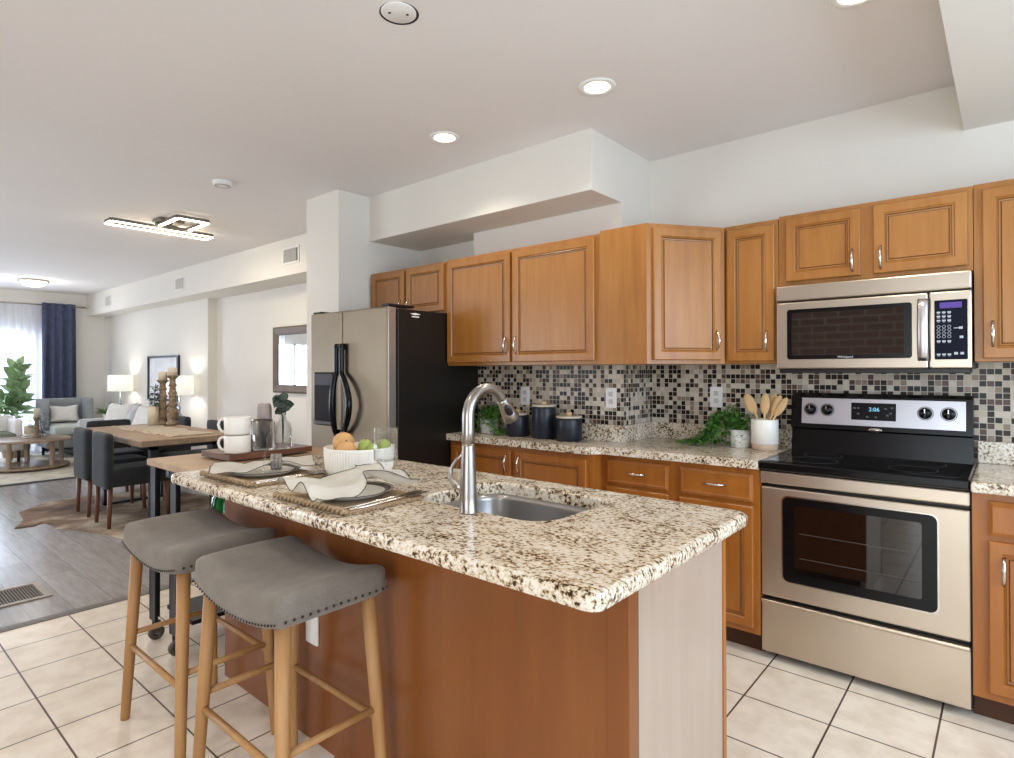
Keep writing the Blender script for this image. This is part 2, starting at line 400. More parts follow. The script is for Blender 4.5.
def one(name, mb, mat, label, cat, group=None, loc=None):
    c = Vector(loc) if loc else Vector((sum(v.x for v in mb.v)/len(mb.v), sum(v.y for v in mb.v)/len(mb.v), min(v.z for v in mb.v)))
    o = link(name, mb, mat, None, c); o.location = c; o['label'] = label; o['category'] = cat
    if group: o['group'] = group
    return o
def struct(name, mb, mat, label=None):
    o = link(name, mb, mat); o['kind'] = 'structure'
    o['label'] = label or name.replace('_', ' '); return o
def dup(root, loc, rot=None, label=None, group=None):
    r = root.copy(); C.objects.link(r); r.location = loc
    if rot is not None: r.rotation_euler = (0, 0, rot)
    if label: r['label'] = label
    if group: r['group'] = group
    for ch in list(root.children):
        c = ch.copy(); C.objects.link(c); c.parent = r
        for g in list(ch.children):
            d = g.copy(); C.objects.link(d); d.parent = c
    return r
def text(name, s, size, mat, parent, loc, rot, off=(0, 0, 0), align='CENTER'):
    cu = bpy.data.curves.new(name, 'FONT'); cu.body = s; cu.size = size; cu.align_x = align; cu.align_y = 'CENTER'; cu.extrude = .0004
    o = bpy.data.objects.new(name, cu); C.objects.link(o)
    dg = bpy.context.evaluated_depsgraph_get(); me = bpy.data.meshes.new_from_object(o.evaluated_get(dg))
    bpy.data.objects.remove(o); ob = bpy.data.objects.new(name, me); C.objects.link(ob)
    me.materials.clear(); me.materials.append(mat); ob.parent = parent; ob.location = Vector(loc)-Vector(off); ob.rotation_euler = rot
    return ob

# ------------------------------------------------------------------ room shell
CE = 2.65; XL = -12.2; XR = 1.95; YB = -2.3; YW = 3.42; YF = 3.06; XC = -1.725; YN = 3.23; YD = 3.45; YLV = 3.33
struct('floor', MB().box(-3.955, XR, YB, 3.7, -.08, 0), TILE, 'cream square tile floor with dark grout')
struct('floor_living', MB().box(XL-.1, -3.955, YB, 3.7, -.08, 0), PLANK, 'grey plank floor of dining and living area')
struct('ceiling', MB().box(XL-.1, XR+.1, YB-.1, 3.7, CE, CE+.1), CEILP)
struct('wall_stove', MB().box(XC, XR+.1, YW, YW+.15, 0, CE), PAINT)
struct('wall_fridge', MB().box(-2.92, XC, YF, YW+.15, 0, CE), PAINT)
struct('wall_niche', MB().box(-3.70, -2.92, YN, YW+.15, 0, CE), PAINT)
struct('wall_column', MB().box(-4.13, -3.70, 2.46, YD+.1, 0, CE), PAINT)
struct('wall_dining', MB().box(-7.98, -4.13, YD, YD+.12, 0, CE), PAINT)
struct('wall_living', MB().box(XL, -7.98, YLV, YD+.12, 0, CE), PAINT)
struct('wall_bulkhead', MB().box(XL, -4.13, 3.05, YD+.05, 2.285, CE), PAINT, 'long boxed bulkhead with air vents above dining and living wall')
struct('wall_soffit', MB().box(-3.70, -2.92, 2.73, YN, 2.315, CE).box(-2.92, XC, 2.73, YF, 2.315, CE), PAINT, 'boxed soffit above the fridge cabinets')
struct('wall_beam', MB().box(-.155, XR, 1.0-3.3, YW+.1, 2.43, CE), PAINT, 'dropped ceiling section at right')
# far wall with glazed opening
fw = MB().box(XL-.12, XL, 2.42, YD+.12, 0, CE); fw.box(XL-.12, XL, YB, 2.42, 1.97, CE); fw.box(XL-.12, XL, YB, -1.0, 0, 1.97)
struct('wall_far', fw, PAINT)
wf = MB()
for y in (-.98, -.13, .72, 1.57, 2.38): wf.box(XL-.09, XL-.03, y-.025, y+.025, .02, 1.95)
wf.box(XL-.09, XL-.03, -1, 2.42, 0, .06); wf.box(XL-.09, XL-.03, -1, 2.42, 1.91, 1.97)
struct('window_1', wf, WHITE, 'white frame of the far glazed door')
struct('window_1_pane', MB().box(XL-.065, XL-.059, -1, 2.42, .05, 1.93), PANE, 'glass of the far glazed door')
# right wall with window, brick back wall with patio door and an added dining window (behind the camera)
rw = MB().box(XR, XR+.12, YB, -.2, 0, CE); rw.box(XR, XR+.12, 2.8, YW+.1, 0, CE); rw.box(XR, XR+.12, -.2, 2.8, 0, .8); rw.box(XR, XR+.12, -.2, 2.8, 2.3, CE)
struct('wall_right', rw, PAINT)
f = MB()
for y in (-.17, 1.3, 2.77): f.box(XR+.03, XR+.09, y-.03, y+.03, .8, 2.3)
f.box(XR+.03, XR+.09, -.2, 2.8, .8, .86); f.box(XR+.03, XR+.09, -.2, 2.8, 2.24, 2.3)
struct('window_2', f, WHITE)
bw = MB().box(XL, -8.3, YB-.12, YB, 0, CE); bw.box(-8.3, -4.9, YB-.12, YB, 0, .7); bw.box(-8.3, -4.9, YB-.12, YB, 2.2, CE); bw.box(-4.9, -.95, YB-.12, YB, 0, CE)
bw.box(-.95, .95, YB-.12, YB, 2.15, CE); bw.box(.95, XR+.1, YB-.12, YB, 0, CE)
struct('wall_back', bw, BRICK, 'exposed brick wall')
f = MB()
for x in (-.92, 0, .92): f.box(x-.03, x+.03, YB-.09, YB-.03, 0, 2.15)
f.box(-.95, .95, YB-.09, YB-.03, 2.09, 2.15); f.box(-.95, .95, YB-.09, YB-.03, 0, .08)
struct('door_1', f, WHITE)
f = MB()
for x in (-8.27, -6.6, -4.93): f.box(x-.03, x+.03, YB-.09, YB-.03, .7, 2.2)
f.box(-8.3, -4.9, YB-.09, YB-.03, .7, .76); f.box(-8.3, -4.9, YB-.09, YB-.03, 2.14, 2.2)
struct('added_window_3', f, WHITE)
# outside ground and greenery seen only in reflections
struct('ground_outside', MB().box(-30, 25, -30, 25, -.5, -.2), plain('lawn', '#5C8A45', .95, var=.3, scale=3), 'lawn outside')
struct('wall_neighbour', MB().box(-18, -17.7, -6, 6, -.2, 1.75), plain('pale_brick', '#E2C9BE', .9, var=.1, scale=4), 'pale brick building outside the far window')
# tiled splashback
struct('trim_1', MB().box(-2.9, XC+.006, YF-.006, YF, 1.0, 1.37), MOSAIC, 'mosaic tile splashback behind the canisters')
struct('trim_2', MB().box(XC, XC+.006, YF, YW, 1.0, 1.37), MOSAIC, 'mosaic tile on the wall return')
struct('trim_3', MB().box(XC+.006, XR, YW-.006, YW, .3, 1.37), MOSAIC, 'mosaic tile splashback behind the stove')
struct('trim_4', MB().box(-3.99, -3.93, YB, 2.4, 0, .004), plain('threshold', '#6B645D', .5), 'floor threshold between tile and planks')
b = MB().box(XL, XL+.015, 2.43, YLV, 0, .11); struct('baseboard_far', b, WHITE)
b = MB().box(XL+.02, -7.98, YLV-.015, YLV, 0, .11); struct('baseboard_living', b, WHITE)
b = MB().box(-7.97, -4.14, YD-.015, YD, 0, .11); struct('baseboard_dining', b, WHITE)

# ------------------------------------------------------------------ cabinets
def frame_map(o, u, v, n):
    o, u, v, n = map(Vector, (o, u, v, n))
    return lambda a, b, d: o+u*a+v*b+n*d
def door_mesh(fm, W, H, th=.02, border=.052, raised=True, arch=False):
    """panel door: outer W x H in the local plane, depth outward d"""
    mb = MB()
    rings = [(0, 0), (0, th-.004), (.004, th), (border-.012, th), (border-.008, th-.005), (border-.003, th-.003), (border, th-.009), (border+.006, th-.010), (border+.010, th-.006), (border+.014, th-.0065)]
    if not raised: rings = [(0, 0), (0, th-.008), (.010, th-.003), (.014, th), (.020, th-.002)]
    vs = []; fs = []
    for ins, d in rings:
        for a, b in ((ins, ins), (W-ins, ins), (W-ins, H-ins), (ins, H-ins)): vs.append(fm(a, b, d))
    for i in range(len(rings)-1):
        for k in range(4): fs.append((i*4+k, i*4+(k+1) % 4, (i+1)*4+(k+1) % 4, (i+1)*4+k))
    fs.append(tuple((len(rings)-1)*4+k for k in range(4))); fs.append((3, 2, 1, 0))
    return mb.add(vs, fs)
def glaze_mesh(fm, W, H, th=.02, border=.052):
    """thin dark glaze line lying in the door's groove"""
    mb = MB(); z = th-.0085
    for ins, wd in ((border-.0015, .004),):
        i, j = ins, ins+wd
        P = [(i, i), (W-i, i), (W-i, H-i), (i, H-i)]; Q = [(j, j), (W-j, j), (W-j, H-j), (j, H-j)]
        vs = [fm(a, b, z) for a, b in P]+[fm(a, b, z) for a, b in Q]
        mb.add(vs, [(k, (k+1) % 4, 4+(k+1) % 4, 4+k) for k in range(4)])
    return mb
def pull(fm, a, b, vertical=True, L=.1, d0=.02, r=.0045):
    pts = []; rs = []
    for i in range(13):
        t = i/12; s = (t-.5)*L; h = d0-.003+.028*math.sin(PI*t)**.6
        pts.append(fm(a, b+s, h) if vertical else fm(a+s, b, h)); rs.append(r*(1.35 if i in (0, 12) else 1+.5*math.sin(PI*t)))
    return MB().tube(pts, rs, 8)
def add_door(t, fm, W, H, pa, pb, vertical=True, mat=MAPLE, name='door', raised=True):
    d = t.p(name, door_mesh(fm, W, H, raised=raised), mat)
    d.data.materials.append(GLAZE)
    for q in d.data.polygons:
        if q.index//4 in ((5, 7) if raised else ()): q.material_index = 1
    if raised: t.p('glaze_line', glaze_mesh(fm, W, H), GLAZE, None) if False else None
    h = t.p('handle', pull(fm, pa, pb, vertical), NICKEL, d)
    return d
def fmY(x0, z0, y): return frame_map((x0, y, z0), (1, 0, 0), (0, 0, 1), (0, -1, 0))

# wall cabinets left of the corner
t = T('wall_cabinet', 'maple two-door wall cabinet above the fridge', 'cabinet', (-3.27, YN, 1.72))
t.p('carcass', MB().box(-3.695, -2.865, 2.74, YN-.005, 1.72, 2.065, .002), MAPLE)
add_door(t, fmY(-3.665, 1.735, 2.74), .375, .315, .345, .05)
add_door(t, fmY(-3.265, 1.735, 2.74), .385, .315, .03, .05)
t = T('wall_cabinet', 'tall maple two-door wall cabinet right of the fridge, above the dark canisters', 'cabinet', (-2.27, YF, 1.365))
t.p('carcass', MB().box(-2.863, -1.67, 2.74, YF-.01, 1.365, 2.07, .002), MAPLE)
add_door(t, fmY(-2.845, 1.385, 2.74), .545, .665, .515, .10)
add_door(t, fmY(-2.28, 1.385, 2.74), .575, .665, .03, .10)
# corner cabinet : blind panel + diagonal door
t = T('corner_wall_cabinet', 'maple corner wall cabinet with a diagonal door and plain side panel', 'cabinet', (-1.4, 3.1, 1.365))
DX0, DY0, DX1, DY1 = -1.395, 2.725, -1.135, 3.085
t.p('carcass', MB().prism([(-1.668, 2.725), (DX0, DY0), (DX1, DY1), (DX1, YW-.01), (XC+.01, YW-.01), (XC+.01, 2.8), (-1.668, 2.8)], 1.365, 2.078), MAPLE)
dv = Vector((DX1-DX0, DY1-DY0, 0)); DL = dv.length; dv.normalize(); dn = Vector((dv.y, -dv.x, 0))
fmD = frame_map((DX0, DY0, 1.385), dv, (0, 0, 1), dn)
add_door(t, frame_map(fmD(.03, 0, 0), dv, (0, 0, 1), dn), DL-.06, .67, DL-.09, .10)
# stove-wall uppers
t = T('wall_cabinet', 'narrow maple single-door wall cabinet left of the microwave', 'cabinet', (-1.0, YW, 1.365))
t.p('carcass', MB().box(-1.134, -.872, 3.10, YW-.01, 1.365, 2.083, .002), MAPLE)
add_door(t, fmY(-1.122, 1.378, 3.10), .235, .68, .20, .10)
t = T('wall_cabinet', 'short maple two-door wall cabinet directly above the microwave', 'cabinet', (-.49, YW, 1.74))
t.p('carcass', MB().box(-.87, -.113, 3.10, YW-.01, 1.742, 2.092, .002), MAPLE)
add_door(t, fmY(-.834, 1.764, 3.10), .318, .308, .288, .07)
add_door(t, fmY(-.466, 1.764, 3.10), .335, .308, .03, .07)
t = T('wall_cabinet', 'maple wall cabinet right of the microwave, cut by the photo edge', 'cabinet', (.15, YW, 1.365))
t.p('carcass', MB().box(-.111, .42, 3.10, YW-.01, 1.365, 2.095, .002), MAPLE)
add_door(t, fmY(-.083, 1.378, 3.10), .47, .69, .032, .10)

# base cabinets
YBL, YBR = 2.755, 2.85
t = T('base_cabinet', 'maple base cabinet with two doors under the dark canisters', 'cabinet', (-2.28, YF, 0))
t.p('carcass', MB().box(-2.845, -1.735, YBL, YF-.005, .1, .872), MAPLE_D); t.p('toe_kick', MB().box(-2.82, -1.735, YBL+.06, YF-.01, 0, .1), KICK)
add_door(t, fmY(-2.81, .13, YBL), .50, .715, .47, .64, mat=MAPLE_D)
add_door(t, fmY(-2.27, .13, YBL), .50, .715, .03, .64, mat=MAPLE_D)
def drawer_base(x0, x1, lab, dx0, dx1):
    t = T('base_cabinet', lab, 'cabinet', ((x0+x1)/2, YW, 0))
    t.p('carcass', MB().box(x0, x1, YBR, YW-.01, .1, .872), MAPLE_D); t.p('toe_kick', MB().box(x0, x1, YBR+.07, YW-.02, 0, .1), KICK)
    d = t.p('drawer', door_mesh(fmY(dx0, .715, YBR), dx1-dx0, .128, raised=False), MAPLE_D)
    t.p('handle', pull(fmY(dx0, .715, YBR), (dx1-dx0)/2, .066, False), NICKEL, d)
    return t
t = drawer_base(-1.733, -1.305, 'maple drawer base cabinet in the corner, behind the sink', -1.70, -1.335)
add_door(t, fmY(-1.70, .13, YBR), .365, .565, .335, .47, mat=MAPLE_D)
t = drawer_base(-1.304, -.888, 'maple drawer base cabinet just left of the stove', -1.275, -.915)
add_door(t, fmY(-1.275, .13, YBR), .36, .565, .03, .47, mat=MAPLE_D)
t = drawer_base(-.112, .45, 'maple base cabinet with drawer and door right of the stove', -.065, .42)
add_door(t, fmY(-.065, .13, YBR), .485, .565, .045, .46, mat=MAPLE_D)

# worktops
t = T('worktop', 'speckled granite worktop running from the fridge to the stove', 'worktop', (-1.9, 3.0, .872))
t.p('slab', MB().prism([(-2.855, 2.722), (-1.76, 2.722), (-1.70, 2.79), (-.886, 2.82), (-.886, YW-.007), (XC+.007, YW-.007), (XC+.007, YF-.007), (-2.855, YF-.007)], .874, .914), GRANITE)
t.p('upstand', MB().prism([(-2.85, YF-.03), (XC+.03, YF-.03), (XC+.03, YW-.03), (-.886, YW-.03), (-.886, YW-.007), (XC+.007, YW-.007), (XC+.007, YF-.007), (-2.85, YF-.007)], .9145, 1.012), GRANITE)
t = T('worktop', 'short speckled granite worktop right of the stove', 'worktop', (.1, 3.1, .872))
t.p('slab', MB().box(-.114, .47, 2.80, YW-.007, .874, .914, .006), GRANITE)
t.p('upstand', MB().box(-.112, .47, YW-.03, YW-.007, .914, 1.012, .003), GRANITE)

# ------------------------------------------------------------------ stove
t = T('stove', 'stainless steel and black freestanding stove under the microwave', 'stove', (-.5, 3.1, 0))
X0, X1, YS = -.884, -.118, 2.855
t.p('body', MB().box(X0, X1, YS+.03, 3.38, .03, .895, .004), BLACKP)
t.p('cooktop', MB().box(X0-.004, X1+.004, 2.82, 3.31, .876, .917, .008), BLACKG)
ring = MB().box(X0+.03, X1-.03, 2.85, 3.27, .9172, .9185)
g = t.p('hob_glass', ring, CERAM)
BURN = plain('burner_grey', '#3A3A3E', .4)
for cx, cy, r in ((-.69, 2.97, .10), (-.31, 2.97, .085), (-.69, 3.16, .08), (-.31, 3.16, .10)):
    t.p('burner_ring', MB().lathe([(r, .9186), (r, .9190), (r+.002, .9190), (r+.002, .9186)], (cx, cy, 0), 40), BURN, g)
bgp = MB()
prof = [(3.40, .90), (3.285, .915), (3.30, 1.03), (3.275, 1.04), (3.295, 1.20), (3.33, 1.215), (3.40, 1.21)]
n = len(prof); bgp.add([(X0+.02, y, z) for y, z in prof]+[(X1-.005, y, z) for y, z in prof], [tuple(range(n)), tuple(range(2*n-1, n-1, -1))]+[(i, n+i, n+(i+1) % n, (i+1) % n) for i in range(n)])
bgo = t.p('backguard', bgp, BLACKG)
fp = frame_map((-.812, 3.2755, 1.062), (1, 0, 0), (0, .015, .128), (0, -1, .1))
cp = MB(); vs = [fp(a, b, .006) for a, b in ((0, 0), (.664, 0), (.664, 1), (0, 1))]+[fp(a, b, -.004) for a, b in ((0, 0), (.664, 0), (.664, 1), (0, 1))]
cp.add(vs, [(0, 1, 2, 3), (7, 6, 5, 4), (0, 4, 5, 1), (1, 5, 6, 2), (2, 6, 7, 3), (3, 7, 4, 0)])
cpo = t.p('control_panel', cp, steel('panel_steel', '#BEBFC6', .3), None)
for x in (.042, .118, .518, .604):
    kb = MB(); c = fp(x, .55, .007)
    for i in range(1): kb.lathe([(.026, 0), (.026, .006), (.021, .010), (.019, .024), (.016, .027), (0, .027)], (0, 0, 0), 24)
    kb.box(-.004, .004, -.02, .02, .024, .032, .001)
    kb.xf(Matrix.Translation(c) @ Matrix.Rotation(PI/2-.1, 4, 'X'))
    k = t.p('knob', kb, BLACKG, cpo)
    kr = MB().lathe([(.031, 0), (.031, .0015), (.0285, .0015), (.0285, 0)], (0, 0, 0), 28); kr.xf(Matrix.Translation(c) @ Matrix.Rotation(PI/2-.1, 4, 'X'))
    t.p('dial_ring', kr, BLACKP, cpo)
    km = MB().box(-.0018, .0018, 0, .019, .032, .0328); km.xf(Matrix.Translation(c) @ Matrix.Rotation(PI/2-.1, 4, 'X'))
    t.p('pointer', km, NICKEL, k)
dp = MB(); vs = [fp(a, b, d) for d in (.0085, .004) for a, b in ((.222, .22), (.406, .22), (.406, .86), (.222, .86))]
dp.add(vs, [(0, 1, 2, 3), (7, 6, 5, 4), (0, 4, 5, 1), (1, 5, 6, 2), (2, 6, 7, 3), (3, 7, 4, 0)])
t.p('clock_display', dp, BLACKG, cpo)
tx = text('clock_digits', '2:06', .026, DISPB, cpo, fp(.318, .62, .0095), (PI/2-.1, 0, 0), t.loc)
bt = MB()
for i, (a, b) in enumerate(((.236, .66), (.252, .66), (.252, .45), (.290, .34), (.325, .34), (.365, .66), (.372, .42), (.390, .70), (.385, .5))):
    c = fp(a, b, .0088); bt.box(c.x-.005, c.x+.005, c.y-.0006, c.y+.0006, c.z-.004, c.z+.004)
t.p('touch_key', bt, plain('touch_key_print', '#55565C', .5), cpo)
bd = MB().lathe([(.028, 0), (.028, .002), (.025, .004), (0, .0045)], (0, 0, 0), 24, 1, .42); bd.xf(Matrix.Translation((-.49, 3.2765, 1.044)) @ Matrix.Rotation(PI/2, 4, 'X'))
bdo = t.p('badge', bd, NICKEL, bgo)
text('badge_script', 'Whirlpool', .011, BLACKP, bdo, (-.49, 3.2715, 1.044), (PI/2, 0, 0), t.loc)
t.p('top_trim', MB().box(X0, X1, YS-.012, YS+.03, .812, .868, .006), STEEL)
d = t.p('oven_door', MB().box(X0, X1, YS, YS+.03, .293, .795, .006), STEEL)
wn = []
def rrect(x0, x1, z0, z1, r, n=6):
    P = []
    for cx, cz, a0 in ((x1-r, z1-r, 0), (x0+r, z1-r, PI/2), (x0+r, z0+r, PI), (x1-r, z0+r, 1.5*PI)):
        for i in range(n+1): a = a0+PI/2*i/n; P.append((cx+r*math.cos(a), cz+r*math.sin(a)))
    return P
def plateY(poly, y0, y1):
    mb = MB(); n = len(poly)
    return mb.add([(x, y0, z) for x, z in poly]+[(x, y1, z) for x, z in poly], [tuple(range(n)), tuple(range(2*n-1, n-1, -1))]+[(i, (i+1) % n, n+(i+1) % n, n+i) for i in range(n)])
t.p('window_trim', plateY(rrect(-.796, -.214, .370, .765, .03), YS-.002, YS+.01), NICKEL, d)
t.p('window_frame', plateY(rrect(-.790, -.220, .376, .759, .026), YS-.004, YS+.01), BLACKG, d)
OVG = plain('oven_glass', '#0C0908', .03, var=.02, coat=1)
t.p('oven_window', plateY(rrect(-.74, -.27, .42, .725, .012), YS-.0055, YS), OVG, d)
rk = MB()
for z in (.49, .60):
    rk.box(-.72, -.29, YS-.0062, YS-.0054, z, z+.003)
t.p('oven_rack', rk, plain('rack_glint', '#4A423C', .3), d)
t.p('storage_drawer', MB().box(X0, X1, YS, YS+.03, .035, .275, .005), STEEL)
t.p('drawer_lip', MB().box(X0-.003, X1, YS-.010, YS+.02, .258, .276, .007, 3), STEEL)
t.p('side_panel', MB().box(X1+.0005, X1+.004, YS+.03, 3.3, .03, .876), BLACKP)

# ------------------------------------------------------------------ microwave
t = T('microwave', 'stainless over-the-range microwave mounted above the stove', 'microwave', (-.49, 3.2, 1.33))
X0, X1, YM = -.866, -.116, 3.045
t.p('body', MB().box(X0, X1, YM+.03, YW-.01, 1.335, 1.738, .003), BLACKP)
t.p('vent_hood', MB().box(X0, X1, YM-.004, YM+.05, 1.664, 1.738, .006), STEELM)
d = t.p('door', MB().box(X0, -.262, YM, YM+.03, 1.338, 1.658, .006), STEELM)
t.p('window_frame', plateY(rrect(-.818, -.318, 1.383, 1.622, .012), YM-.003, YM+.01), BLACKG, d)
t.p('window_glass', plateY(rrect(-.796, -.345, 1.402, 1.604, .012), YM-.0045, YM), plain('microwave_glass', '#221E1C', .03, var=.02, coat=1), d)
h = MB(); n_ = 14; vs = []; fs = []
for i in range(n_+1):
    q = i/n_; z = 1.370+q*.262; o_ = .010+.030*math.sin(PI*q)**.45; hw = .019
    for k in range(8):
        a_ = 2*PI*k/8+PI/8; vs.append((-.278+hw*max(-1, min(1, 1.25*math.cos(a_))), YM-o_+.009*math.sin(a_), z))
for i in range(n_):
    for k in range(8): fs.append((i*8+k, i*8+(k+1) % 8, (i+1)*8+(k+1) % 8, (i+1)*8+k))
fs += [tuple(range(7, -1, -1)), tuple(n_*8+k for k in range(8))]; h.add(vs, fs, True)
t.p('handle', h, steel('handle_steel', '#D6D6DA', .3), d)
text('badge_script', 'Whirlpool', .015, KEYS, d, (-.57, YM-.0056, 1.392), (PI/2, 0, 0), t.loc)
cpn = t.p('control_panel', MB().box(-.258, X1, YM, YM+.03, 1.338, 1.658, .006), STEELM)
kp = t.p('keypad', plateY(rrect(-.240, -.130, 1.375, 1.622, .004), YM-.002, YM+.01), plain('keypad_navy', '#0B0E20', .45, var=.02, spec=.15), cpn)
t.p('display', plateY(rrect(-.222, -.148, 1.588, 1.612, .003), YM-.003, YM), DISPV, kp)
ks = MB()
for r, z in enumerate((1.570, 1.553, 1.536, 1.512, 1.498, 1.484, 1.470, 1.450, 1.395)):
    for c in range(3):
        x = -.226+c*.018
        if 3 <= r <= 6: ks.lathe([(.0062, 0), (.0062, .0006), (.0048, .0006), (.0048, 0)], (0, 0, 0), 12).v[-48:] ; nn = 48; ks.v[-nn:] = [Matrix.Translation((x, YM-.0022, z)) @ Matrix.Rotation(PI/2, 4, 'X') @ v for v in ks.v[-nn:]]
        else: ks.box(x-.006, x+.006, YM-.0028, YM-.002, z-.002, z+.0045); ks.box(x-.004, x+.004, YM-.0028, YM-.002, z-.006, z-.004)
for x, z in ((-.152, 1.505), (-.150, 1.467), (-.168, 1.40), (-.148, 1.40)):
    ks.box(x-.006, x+.006, YM-.0028, YM-.002, z-.005, z+.005)
ks.box(-.175, -.158, YM-.0028, YM-.002, 1.503, 1.506)
t.p('key_print', ks, KEYS, kp)
t.p('bottom_grille', MB().box(X0+.01, X1-.01, YM+.01, YM+.25, 1.318, 1.337, .002), BLACKP)

# ------------------------------------------------------------------ fridge
t = T('fridge', 'side-by-side fridge with stainless doors and black side', 'fridge', (-3.3, 2.6, 0))
t.p('body', MB().box(-3.695, -2.853, 2.315, 3.03, .02, 1.715, .004), BLACKM)
def fdoor(x0, x1): return MB().box(x0, x1, 2.235, 2.30, .06, 1.725, .012, 3)
d1 = t.p('freezer_door', fdoor(-3.70, -3.326), STEELV); d2 = t.p('fridge_door', fdoor(-3.318, -2.853), STEELV)
t.p('door_edge_trim', MB().box(-2.853, -2.849, 2.243, 2.297, .065, 1.72), steel('edge_trim', '#C9C6C2', .3))
t.p('hinge_cover', MB().box(-2.93, -2.857, 2.247, 2.45, 1.726, 1.742, .004), BLACKP); t.p('hinge_cover', MB().box(-3.695, -3.60, 2.25, 2.45, 1.726, 1.74, .004), BLACKP)
t.p('base_grille', MB().box(-3.69, -2.86, 2.27, 2.315, .02, .058), BLACKP)
def fhandle(x, sgn):
    pts = []; rs = []
    for i in range(29):
        q = i/28; z = .915+q*.59; lo = max(0, math.sin(PI*min(1, q/.68)))
        out = .026+.030*lo**.7; side = (-.004 if sgn < 0 else .125)*lo**.8
        pts.append((x+side, 2.235-out, z)); rs.append(.017 if q > .68 else .017+.004*lo)
    mb = MB().tube(pts, rs, 12); mb.box(x-.016, x+.016, 2.20, 2.237, .905, .95, .005); mb.box(x-.015, x+.015, 2.20, 2.237, 1.47, 1.51, .004); return mb
t.p('handle', fhandle(-3.348, -1), BLACKG, d1); t.p('handle', fhandle(-3.292, 1), BLACKG, d2)
dsp = t.p('dispenser', MB().box(-3.64, -3.395, 2.223, 2.245, .965, 1.325, .008), BLACKG, d1)
t.p('dispenser_panel', MB().box(-3.625, -3.41, 2.219, 2.23, 1.235, 1.315, .004), plain('dispenser_grey', '#3C3C42', .25), d1)
t.p('drip_tray', MB().box(-3.625, -3.41, 2.207, 2.235, .975, .995, .004), plain('drip_tray_grey', '#5A5A5E', .3), d1)
lg = MB().add([(-2.8525, 2.41, 1.690), (-2.8525, 2.455, 1.697), (-2.8525, 2.50, 1.690), (-2.8525, 2.455, 1.683)], [(0, 1, 2, 3)])
lg.add([(-2.8525, 2.425, 1.676), (-2.8525, 2.485, 1.676), (-2.8525, 2.485, 1.669), (-2.8525, 2.425, 1.669)], [(0, 1, 2, 3)])
t.p('sticker', lg, WHITE)

# ------------------------------------------------------------------ island
IX0, IX1, IY0, IY1 = -2.64, -.587, .945, 1.80
t = T('kitchen_island', 'maple kitchen island, window sheen painted pale on its end panel', 'island', (-1.6, 1.45, 0))
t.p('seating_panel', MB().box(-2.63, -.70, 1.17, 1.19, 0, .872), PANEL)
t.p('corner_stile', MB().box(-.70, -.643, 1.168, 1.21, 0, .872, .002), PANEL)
t.p('end_panel', MB().box(-.668, -.6435, 1.212, 1.738, 0, .872), SHEENW)
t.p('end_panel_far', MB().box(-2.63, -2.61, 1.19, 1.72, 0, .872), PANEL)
t.p('cabinet_front', MB().box(-2.63, -.64, 1.72, 1.742, .1, .872), MAPLE_D)
t.p('base_plinth', MB().box(-2.6, -.67, 1.2, 1.7, 0, .09), KICK)
ow = t.p('outlet', MB().box(-1.96, -1.885, 1.162, 1.171, .35, .47, .003), WHITE)
# slab with sink cut-out
SX0, SX1, SY0, SY1 = -1.50, -.975, 1.29, 1.675
def rr2(x0, x1, y0, y1, r, n=6): return rrect(x0, x1, y0, y1, r, n)
outer = rr2(IX0, IX1, IY0, IY1, .035, 6); hole = rr2(SX0, SX1, SY0, SY1, .09, 6)
def slab_with_hole(outer, hole, z0, z1, e=.012):
    b = bmesh.new()
    cx = sum(p[0] for p in outer)/len(outer); cy = sum(p[1] for p in outer)/len(outer)
    def loop(pts, z): return [b.verts.new((x, y, z)) for x, y in pts]
    def inset(pts, d, sgn):
        P = []; m = len(pts)
        for i in range(m):
            a = Vector(pts[i-1]); c = Vector(pts[(i+1) % m]); tt = (c-a).normalized(); nn = Vector((tt.y, -tt.x))
            P.append((pts[i][0]-sgn*nn.x*d, pts[i][1]-sgn*nn.y*d))
        return P
    n, m = len(outer), len(hole)
    prof = [(e, z0), (e*.3, z0+e*.3), (0, z0+e), (0, z1-e), (e*.3, z1-e*.3), (e, z1)]
    L = [loop(inset(outer, d, 1), z) for d, z in prof]
    for A, B in zip(L, L[1:]):
        for i in range(n): b.faces.new((A[i], A[(i+1) % n], B[(i+1) % n], B[i]))
    K = [loop(inset(hole, d, -1), z) for d, z in [(0, z0), (0, z1-.006), (.006, z1)]]
    for A, B in zip(K, K[1:]):
        for i in range(m): b.faces.new((A[(i+1) % m], A[i], B[i], B[(i+1) % m]))
    for O, Hh, fl in ((L[-1], K[-1], 0), (L[0], K[0], 1)):
        q = m//4
        for i in range(n):   # both loops have the same count and start corner
            f = (O[i], O[(i+1) % n], Hh[(i+1) % m], Hh[i])
            b.faces.new(f if not fl else f[::-1])
    return MB().bm(b)
t2 = T('island_worktop', 'thick speckled granite island worktop with a sink cut-out', 'worktop', (-1.7, 1.37, .872))
t2.p('slab', slab_with_hole(outer, hole, .873, .914), GRANITE)
t3 = T('sink', 'undermount stainless steel sink in the island', 'sink', (-1.24, 1.48, .70))
b = bmesh.new(); loops = []
for ins, z in ((-.012, .8725), (.0, .8725), (.004, .85), (.012, .72), (.03, .695), (.06, .688)):
    loops.append([b.verts.new((x, y, z)) for x, y in rr2(SX0+ins, SX1-ins, SY0+ins, SY1-ins, max(.03, .09-ins*.5), 6)])
for A, B in zip(loops, loops[1:]):
    for i in range(len(A)): b.faces.new((A[i], A[(i+1) % len(A)], B[(i+1) % len(A)], B[i]))
b.faces.new(loops[-1])
t3.p('basin', MB().bm(b, True), SINKM)
t3.p('drain', MB().lathe([(.045, .689), (.045, .691), (.03, .690), (.028, .685), (0, .685)], (-1.24, 1.48, 0), 24), NICKEL)
